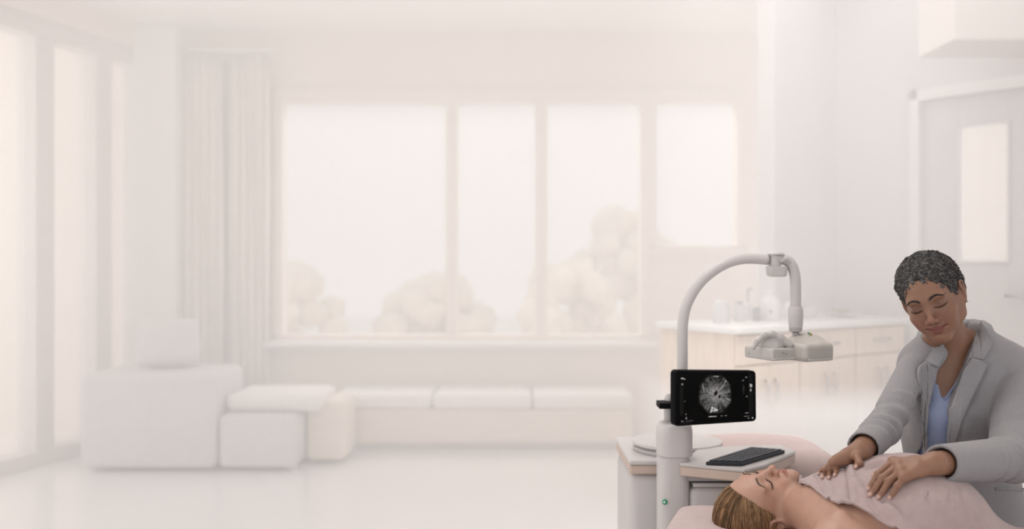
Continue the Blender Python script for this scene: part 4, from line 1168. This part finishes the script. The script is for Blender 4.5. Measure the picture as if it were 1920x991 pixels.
rim = np.exp(-np.linspace(0, 1, NT) * 26)[None, :]; gz = gz + .004 * rim          # rolled hem
Vt = np.stack([gx, gy, gz], -1).reshape(-1, 3)
idx = np.arange(len(S_) * NT).reshape(len(S_), NT)
Ft = np.stack([idx[:-1, :-1], idx[1:, :-1], idx[1:, 1:], idx[:-1, 1:]], -1).reshape(-1, 4)
tw = mk('towel', Vt, Ft, M['towel'])
sm = tw.modifiers.new('thickness', 'SOLIDIFY'); sm.thickness = .006; sm.offset = 0.0
tag(tw, 'blush pink towel draped over the lying patient\'s chest', 'towel')
tree_t = bvh(Vt, Ft)
# ------------------------------------------------------------------ the seated clinician leaning over the couch
wom = empty('person', (1.17, 2.36, 0), 'person in a grey blazer and blue top resting both hands on the patient\'s towel', 'person')
w_eyes = P(1739.5, 574, 2.22)
w_fwd = unit((-.53, -.80, -.28)); w_up = unit((-.43, -.08, .89))
RW = head_frame(w_fwd, w_up); SW = .90
OW = w_eyes - RW @ np.array([0, .080, 0]) * SW
hw = lambda x, y, z: OW + RW @ (np.array([x, y, z]) * SW)
SKW = np.array([.265, .136, .086])
TX, TY = 1.160, 2.36
tp = lambda dx, dy, z: np.array([TX + dx, TY + dy, z])
def torso(f, g, k=.04):
    """shared torso shape, grown by g; arms are added apart"""
    f.ell(tp(0.005, 0, .80), (.135 + g, .088 + g, .22 + g), 0)
    f.cone(tp(-.080, -.005, .912), tp(.135, -.005, .920), .046 + g, .050 + g, k)
    f.cone(tp(-.09, .0, .945), tp(-.03, .01, .985), .040 + g, .046 + g, k); f.cone(tp(.10, .0, .950), tp(.03, .01, .990), .040 + g, .046 + g, k)
    for e in (-1, 1): f.ell(tp(e * .068 - .005, -.070, .795), (.060 + g, .050 + g, .062 + g), k)
    f.ell(tp(0.02, .02, .56), (.140 + g, .100 + g, .17 + g), .06)
neck_a, neck_b = hw(0, -.024, -.05), tp(-.024, -.002, .965)
f = Field((.86, 1.96, .66), (1.36, 2.45, 1.30), .0019)
head_sdf(f, OW, RW, SW, smile=.9, slim=.86)
f.cone(neck_a, neck_b, .045, .048, .020); f.cone(.4 * neck_a + .6 * neck_b, tp(-.022, -.025, .925), .044, .040, .03)
torso(f, -.004)
f.ell(tp(-.022, -.020, .900), (.085, .043, .075), .045)                       # upper chest
Vw, Fw = f.mesh(1)
Lw = (Vw - OW) @ RW / SW
colw = face_colors(Lw, SKW, (.225, .060, .055), (.040, .025, .020), (.120, .062, .045), (.225, .090, .062), smile=.9, dark=.5)
tree_w = bvh(Vw, Fw)

# arms: shoulder, elbow, wrist on each side (her right arm is on the left of the picture)
r_sh, r_el, r_wr = P(1709, 694, 2.32), P(1656, 803, 2.15), P(1612, 846, 1.985)
l_sh, l_el, l_wr = tp(.155, -.02, .915), np.array([1.150, 2.085, .752]), sight(tree_t, 1748, 893, .030, 1.93)
def on_towel(px, py, lift): return sight(tree_t, px, py, lift, 1.95)
# right hand (left in the picture): knuckles and joints follow the towel
fr = []
for pts in ([(1586, 862), (1575, 878), (1570, 888), (1566.5, 895)], [(1578, 859), (1562.5, 875), (1557, 889), (1553.5, 900)],
            [(1569, 861), (1552.5, 879), (1548, 889), (1545, 897)], [(1560, 867), (1545, 879), (1541, 886), (1538.5, 891)]):
    lifts = (.016, .011, .0065, .0050)
    ch = [on_towel(*p, l) for p, l in zip(pts, lifts)]
    fr.append(ch)
ky = np.mean([c[0][1] for c in fr])
th_r = [P(1607, 856, ky - .010), P(1612, 868, ky - .030), on_towel(1609, 876, .008), on_towel(1604, 881, .0062)]
fl = []
for pts in ([(1678, 883), (1652, 899), (1640, 911), (1631, 920)], [(1688, 889), (1660, 905), (1645, 920), (1634, 931)],
            [(1693, 898), (1672, 910), (1659, 924), (1648, 934)], [(1699, 909), (1685, 918), (1677, 927), (1670, 934)]):
    lifts = (.020, .014, .0080, .0062)
    fl.append([on_towel(*p, l) for p, l in zip(pts, lifts)])
th_l = [P(1700, 884, fl[0][0][1] + .02), on_towel(1672, 885, .012), on_towel(1655, 891, .008), on_towel(1641, 896, .0065)]
hands = []
for (wr_, el_, sh_, fg, tb, dors), qh in zip( ((r_wr, r_el, r_sh, fr, th_r, unit((-.3, -.55, .75))), (l_wr, l_el, l_sh, fl, th_l, unit((-.1, -.6, .8)))), (.70, .86)):
    allp = np.array([p for c in fg for p in c] + list(tb) + [wr_])
    fore = wr_ + unit(el_ - wr_) * .06
    lo = np.minimum(allp.min(0), fore) - .04; hi = np.maximum(allp.max(0), fore) + .04
    f = Field(lo, hi, .0016)
    hand_sdf(f, wr_, fore, fg, tb, qh, pq=.90)
    V, F = f.mesh(1)
    hands.append((V, F, hand_colors(V, fg + [tb], SKW * 1.08, (.56, .38, .32), dors, qh)))
    f = Field(np.minimum(np.minimum(fore, el_), sh_) - .07, np.maximum(np.maximum(fore, el_), sh_) + .07, .006)
    f.chain([fore + unit(wr_ - el_) * .01, el_, sh_], [.027, .034, .026], .01)
    V, F = f.mesh(1); hands.append((V, F, np.tile(SKW, (len(V), 1))))
# hips and thighs, seated on a stool
f = Field((.80, 1.9, .0), (1.56, 2.62, .62), .010)
f.ell(tp(0.015, .03, .50), (.165, .115, .10), 0)
for e in (-1, 1):
    f.chain([tp(.015 + e * .08, .02, .49), tp(.03 + e * .11, -.0, .47), tp(.04 + e * .13, .04, .07)], [.075, .058, .04], .02)
    f.cone(tp(.04 + e * .13, .06, .035), tp(.04 + e * .14, -.10, .03), .030, .026, .02)
V, F = f.mesh(1); hands.append((V, F, np.tile(SKW, (len(V), 1))))
VV, FF, CCc = [Vw], [Fw], [colw]; n = len(Vw)
for V, F, c_ in hands: VV.append(V); FF.append(F + n); CCc.append(c_); n += len(V)
mk('body', np.concatenate(VV), np.concatenate(FF), M['skin'], wom, col=np.concatenate(CCc))
lashes(tree_w, OW, RW, SW, wom)
eyebrows(tree_w, OW, RW, SW, wom, M['lash'], 80, .00045)
mk('earring', *lathe([(.0007, -.003), (.0026, -.0015), (.0026, .0012), (.0007, .0026)], hw(-.0800, -.002, -.037), 10), M['silver'], wom)
# finger ring on her right hand
rc = .45 * fr[2][0] + .55 * fr[2][1]; rd = unit(fr[2][1] - fr[2][0]); ra_ = unit(np.cross(rd, (0, 0, 1))); rb_ = np.cross(rd, ra_)
mk('finger_ring', *tube([rc + .0066 * (ra_ * math.cos(t) + rb_ * math.sin(t)) for t in np.linspace(0, 2 * np.pi, 25)], .0011, 6), M['silver'], wom)

# hair: cropped curls
f = Field(OW - .18, OW + .18, .0026)
def EW(c, r, k, op='u'): f.ell(hw(*c), np.array(r) * SW, k, op, RW)
EW((0, -.022, .038), (.084, .102, .088), 0); EW((0, -.062, -.012), (.070, .050, .062), .03)
EW((0, .112, -.040), (.090, .086, .110), .006, 'sub'); EW((0, .052, -.085), (.13, .072, .088), .006, 'sub')
for e in (-1, 1): EW((e * .088, -.002, -.010), (.026, .026, .040), .004, 'sub')
Vh, Fh = f.mesh(1)
Lh = (Vh - OW) @ RW
hn = vnoise(Lh * 230, 11); h2 = vnoise(Lh * 95, 12)
ctr = hw(0, -.02, .03); nrm = Vh - ctr; nrm /= np.linalg.norm(nrm, axis=1)[:, None]
Vh = Vh + nrm * (.006 * (h2 - .5) + .003 * (hn - .5))[:, None]
grey = np.clip(.045 + .20 * np.clip((hn - .55) * 2.2, 0, 1) * (.35 + .65 * np.clip((Lh[:, 1] + .03) / .1, 0, 1)) + .03 * (h2 - .5), .010, 1)
mk('hair', Vh, Fh, M['hairm'], wom, col=np.stack([grey * 1.03, grey * .98, grey * .96], 1))
pick = RNG.choice(len(Vh), 6000, replace=False); parts = []; cols = []
for i in pick:
    nrm_ = nrm[i]; a1 = unit(np.cross(nrm_, RNG.normal(size=3))); a2 = np.cross(nrm_, a1)
    ax_ = unit(nrm_ * .6 + a1 * RNG.uniform(.3, 1.0)); b1 = unit(np.cross(ax_, a2)); b2 = np.cross(ax_, b1)
    r = RNG.uniform(.0014, .0030); L_ = RNG.uniform(.001, .004); ph = RNG.uniform(0, 6.28); base_ = Vh[i] - nrm_ * .001
    if Lh[i][2] < -.02: r *= .6
    ts = np.linspace(0, 1, 7); an = ph + ts * 2 * np.pi * 1.15
    pth = base_ + r * (np.cos(an)[:, None] * b1 + np.sin(an)[:, None] * b2) + ts[:, None] * ax_ * L_
    v, q_ = tube(pth, RNG.uniform(.0005, .0008), 3, caps=False)
    fr_ = np.clip((Lh[i][1] + .05) / .12, 0, 1)
    g_ = RNG.uniform(.025, .075) if RNG.random() > .30 + .42 * fr_ else RNG.uniform(.08, .24)
    parts.append((v, q_)); cols.append(np.tile([g_ * 1.03, g_ * .98, g_ * .96], (len(v), 1)))
V, F = cat_mesh(parts)
o = mk('hair_curls', V, F, M['hairm'], wom, col=np.concatenate(cols)); o['kind'] = 'stuff'

# ------------------------------------------------------------------ blouse
JF = 2.20                                                       # depth of the jacket front
def poly_cut(f, poly, ymax, k=0.0, ymin=-9.0):
    """cut a prism with the given outline (x, z) through everything nearer than ymax"""
    poly = np.asarray(poly); lo = np.array([poly[:, 0].min() - .02, ymin - .02, poly[:, 1].min() - .02]); hi = np.array([poly[:, 0].max() + .02, ymax, poly[:, 1].max() + .02])
    sl, q = f.sub(lo, hi)
    x = np.broadcast_to(q[0], (q[0].shape[0], 1, q[2].shape[2])).astype(float); z = np.broadcast_to(q[2], (q[0].shape[0], 1, q[2].shape[2])).astype(float)
    d = np.full(x.shape, 9.0); ins = np.zeros(x.shape, bool); n = len(poly)
    for i in range(n):
        a, b = poly[i], poly[(i + 1) % n]; e = b - a
        t = np.clip(((x - a[0]) * e[0] + (z - a[1]) * e[1]) / (e @ e), 0, 1)
        d = np.minimum(d, np.hypot(x - a[0] - t * e[0], z - a[1] - t * e[1]))
        ins ^= ((a[1] > z) != (b[1] > z)) & (x < (b[0] - a[0]) * (z - a[1]) / (b[1] - a[1] + 1e-12) + a[0])
    sd = np.where(ins, -d, d).astype(np.float32)
    sd = np.maximum(np.broadcast_to(sd, (sd.shape[0], q[1].shape[1], sd.shape[2])), np.maximum(q[1] - np.float32(ymax), np.float32(ymin) - q[1]))
    f.put(sl, sd, k, 'sub')
def rough(g):
    f_ = Field((.90, 2.05, .40), (1.46, 2.60, 1.08), .008); torso(f_, g); return bvh(*f_.mesh(1))
def xz(tree, px, py):
    p = sight(tree, px, py, 0, 2.30); return (p[0], p[2])
t_bl, t_jk = rough(.004), rough(.017)
f = Field((.90, 2.10, .42), (1.42, 2.50, 1.08), .0032)
torso(f, .004)
vneck = [xz(t_bl, *p) for p in ((1756, 690), (1762, 715), (1768, 745), (1771, 748), (1776, 742), (1794, 712), (1812, 680), (1830, 640), (1830, 560), (1730, 560), (1745, 650))]
poly_cut(f, vneck, 2.33)
f.D = np.maximum(f.D, (f.ax[2][None, None, :] - np.float32(.955)) + 0 * f.D)
for a, b, w_, am in ((tp(-.06, -.11, .70), tp(.05, -.10, .64), .012, .004), (tp(-.05, -.11, .66), tp(.06, -.10, .60), .012, .004), (tp(-.03, -.11, .76), tp(-.05, -.10, .60), .014, .004)):
    f.ridge(a, b, w_, am)
Vb, Fb = f.mesh(1)
mk('blouse', Vb, Fb, M['blouse'], wom)
tree_bl = bvh(Vb, Fb)
nb_ = [sight(tree_bl, *p, .0015) for p in ((1758, 700), (1762, 716), (1768, 742), (1770.5, 749), (1777, 742), (1790, 721), (1800, 703))]
mk('neckline_trim', *tube(smooth_path(nb_, 40), .0022, 8), M['blouse'], wom)

# ------------------------------------------------------------------ blazer
f = Field((.70, 1.72, .36), (1.48, 2.56, 1.10), .0034)
torso(f, .017)
f.ell(tp(.02, .02, .44), (.185, .135, .16), .05)
opening = [xz(t_jk, *p) for p in ((1770, 640), (1757, 690), (1746, 730), (1737, 768), (1734, 820), (1733, 900), (1733, 990), (1780, 990), (1777, 860), (1780, 770), (1792, 735), (1806, 692), (1832, 622), (1835, 560), (1750, 560))]
# sleeves
def sleeve(sh_, el_, wr_, r3, cuff):
    d = unit(el_ - wr_); c_end = wr_ + d * cuff
    f.chain([sh_, el_], [r3[0], r3[1]], .016); f.cone(el_, c_end, r3[1], r3[2], .012)
    return c_end, d
rc_, rd_ = sleeve(r_sh, r_el, r_wr, (.036, .040, .036), .030)
lc_, ld_ = sleeve(l_sh, l_el, l_wr, (.062, .052, .037), .022)
poly_cut(f, opening, 2.345, .004, 2.145)
ring = [sight(t_jk, 1752, 684, .0), P(1765, 655, 2.30), tp(-.078, .02, 1.000), tp(-.045, .07, 1.030), tp(.03, .075, 1.040), P(1846, 612, 2.37), P(1841, 640, 2.32), sight(t_jk, 1822, 676, .0)]
rg = smooth_path(ring, 24)
f.chain(rg, [.012] * 24, .012)
f.cone(neck_a, neck_b, .050, .054, .006, 'sub')
poly_cut(f, [(tp(-.060, 0, 0)[0], .985), (tp(.045, 0, 0)[0], 1.01), (tp(.05, 0, 0)[0], 1.09), (tp(-.06, 0, 0)[0], 1.09)], 2.40, .01)
# cloth folds around the elbows and upper arms
def ring_fold(a, b, t, r, w_, am, tilt, n=10, a0=0, a1=6.283):
    ax_ = unit(b - a); u1 = unit(np.cross(ax_, (.3, 0, 1.0))); u2 = np.cross(ax_, u1); c_ = a + (b - a) * t
    pts = [c_ + (u1 * math.cos(g_) + u2 * math.sin(g_)) * r + ax_ * tilt * math.cos(g_ + .6) for g_ in np.linspace(a0, a1, n)]
    for p, q_ in zip(pts[:-1], pts[1:]): f.ridge(p - (q_ - p) * .25, q_ + (q_ - p) * .25, w_, am)
for t, am, ti in ((.55, .0035, .02), (.70, -.004, .025), (.82, .0045, .02), (.93, -.004, .02)):
    a_ = random.uniform(0, 6.28); ring_fold(r_sh, r_el, t, .041, .009, am, ti, 8, a_, a_ + 2.8); a_ = random.uniform(0, 6.28); ring_fold(l_sh, l_el, t, .056, .010, am, ti, 8, a_, a_ + 3.0)
for t, am, ti in ((.10, .0045, .02), (.22, -.0045, .025), (.34, .004, .02), (.50, -.003, .02)):
    a_ = random.uniform(0, 6.28); ring_fold(r_el, rc_, t, .038, .008, am, ti, 8, a_, a_ + 3.0); a_ = random.uniform(0, 6.28); ring_fold(l_el, lc_, t * .7, .048, .009, am, -ti, 8, a_, a_ + 3.0)
f.ridge(tp(-.128, -.10, .90), tp(-.115, -.09, .72), .012, -.004); f.ridge(tp(.135, -.09, .92), tp(.12, -.12, .72), .012, -.005)   # armhole seams
for a, b, am in ((tp(-.12, -.10, .70), tp(-.09, -.11, .58), .004), (tp(.09, -.12, .72), tp(.13, -.10, .60), .005), (tp(.11, -.11, .60), tp(.14, -.10, .46), .005)): f.ridge(a, b, .014, am)
# creases along the outer lapel edges
for ed in ([(1852, 684), (1844, 702), (1823, 747), (1804, 788), (1792, 828), (1790, 858)],):
    q3 = [sight(t_jk, *p, -.001) for p in ed]
    for p, q_ in zip(q3[:-1], q3[1:]): f.ridge(p - (q_ - p) * .3, q_ + (q_ - p) * .3, .0055, -.007)
# hollow the cuffs
for c_, d, r in ((rc_, rd_, .032), (lc_, ld_, .0315)):
    f.cone(c_ - d * .06, c_ + d * .035, r, r - .002, .003, 'sub')
    u = -d; p = c_ - d * .0                                          # cut flat at the cuff
    sl, q_ = f.sub(c_ - .09, c_ + .09)
    pl = (q_[0] - np.float32(p[0])) * np.float32(u[0]) + (q_[1] - np.float32(p[1])) * np.float32(u[1]) + (q_[2] - np.float32(p[2])) * np.float32(u[2])
    rad = np.sqrt((q_[0] - np.float32(c_[0])) ** 2 + (q_[1] - np.float32(c_[1])) ** 2 + (q_[2] - np.float32(c_[2])) ** 2)
    f.D[sl] = np.where(rad < .075, np.maximum(f.D[sl], pl.astype(np.float32)), f.D[sl])
f.D = np.maximum(f.D, np.float32(.41) - f.ax[2][None, None, :])
Vj, Fj = f.mesh(1)
jk = mk('blazer', Vj, Fj, M['jacket'], wom)
tree_j = bvh(Vj, Fj)
def cloth_patch(name, outline, mat_, parent, off=.007, th=.006, n=26, dmin=2.0, dmax=2.40, default=2.19, tree=None, near=False, sm=12):
    """a flat-sewn piece following the blazer front: outline in frame pixels, laid on the cloth"""
    pts = np.asarray(outline, float)
    bm = bmesh.new(); vs = [bm.verts.new((p[0], 0, p[1])) for p in pts]; bm.faces.new(vs)
    bmesh.ops.triangulate(bm, faces=list(bm.faces))
    for _ in range(4):
        long_ = [e for e in bm.edges if e.calc_length() > 5.0]
        if not long_: break
        bmesh.ops.subdivide_edges(bm, edges=long_, cuts=1); bmesh.ops.triangulate(bm, faces=[f_ for f_ in bm.faces if len(f_.verts) > 3])
    V, F = bm_out(bm)
    Yd = np.full(len(V), np.nan)
    for i, v in enumerate(V):
        h = sight(tree or tree_j, v[0], v[2], 0.0, 9.9)
        if dmin < h[1] < dmax: Yd[i] = h[1]
        if near:
            h = sight(t_jk, v[0], v[2], 0.0, 9.9)
            if dmin < h[1] < dmax: Yd[i] = h[1] if np.isnan(Yd[i]) else min(Yd[i], h[1])
    adj = [[] for _ in V]
    for t in F:
        for a in range(len(t)): adj[t[a]] += [t[a - 1], t[(a + 1) % len(t)]]
    for _ in range(60):
        for i in np.where(np.isnan(Yd))[0]:
            k_ = [Yd[j] for j in adj[i] if not np.isnan(Yd[j])]
            if k_: Yd[i] = np.mean(k_)
        if not np.isnan(Yd).any(): break
    Yd = np.where(np.isnan(Yd), default, Yd)
    for _ in range(sm): Yd = np.array([.5 * Yd[i] + .5 * np.mean([Yd[j] for j in adj[i]]) if adj[i] else Yd[i] for i in range(len(V))])
    W = np.array([P(v[0], v[2], y - off) for v, y in zip(V, Yd)])
    o = mk(name, W, F, mat_, parent)
    s_ = o.modifiers.new('thickness', 'SOLIDIFY'); s_.thickness = th; s_.offset = 0
    return o
cloth_patch('lapel', [(1759, 688), (1750, 722), (1740, 766), (1737, 800), (1736, 872), (1731.5, 872), (1731, 800), (1727, 768), (1721, 735), (1720, 700), (1724, 686), (1737, 677), (1741, 680)], M['jacket'], jk, off=.010, near=True, sm=30)
cloth_patch('collar', [(1769, 643), (1771, 652), (1768, 668), (1759, 688), (1741, 681), (1735, 675), (1748, 658)], M['jacket'], jk, off=.011)
cloth_patch('lapel', [(1806, 694), (1796, 725), (1782, 764), (1778, 800), (1777, 858), (1789, 856), (1791, 828), (1803, 787), (1822, 745), (1843, 700), (1851, 683), (1838, 674), (1822, 670)], M['jacket'], jk, off=.013, near=True, sm=30)
cloth_patch('collar', [(1831, 622), (1825, 645), (1806, 693), (1822, 671), (1838, 673.5), (1842, 675), (1856, 655), (1862, 637), (1850, 616), (1839, 602.5)], M['jacket'], jk, off=.011)
cloth_patch('pocket_welt', [(1866, 913), (1925, 916), (1925, 920), (1866, 917)], M['jacket'], jk, off=.002, th=.004, dmin=2.0, dmax=2.6)
# trousers and stool
f = Field((.78, 1.95, .02), (1.58, 2.66, .60), .009)
f.ell(tp(.015, .03, .50), (.180, .130, .11), 0)
for e in (-1, 1): f.chain([tp(.015 + e * .08, .02, .49), tp(.03 + e * .11, -.0, .47), tp(.04 + e * .13, .04, .09)], [.088, .070, .055], .02)
V, F = f.mesh(1); mk('trousers', V, F, M['jacket'], wom)
st = empty('stool', (1.17, 2.38, 0), 'round grey stool under the person in the grey blazer', 'stool')
mk('stool_seat', *lathe([(.15, .33), (.17, .345), (.17, .372), (.15, .385)], (1.17, 2.38, 0), 28), M['plastd'], st, sharp=40)
mk('stool_post', *lathe([(.025, .04), (.025, .332)], (1.17, 2.38, 0), 16), M['steel'], st)
mk('stool_base', *lathe([(.20, 0), (.20, .012), (.05, .045)], (1.17, 2.38, 0), 28), M['steel'], st, sharp=40)
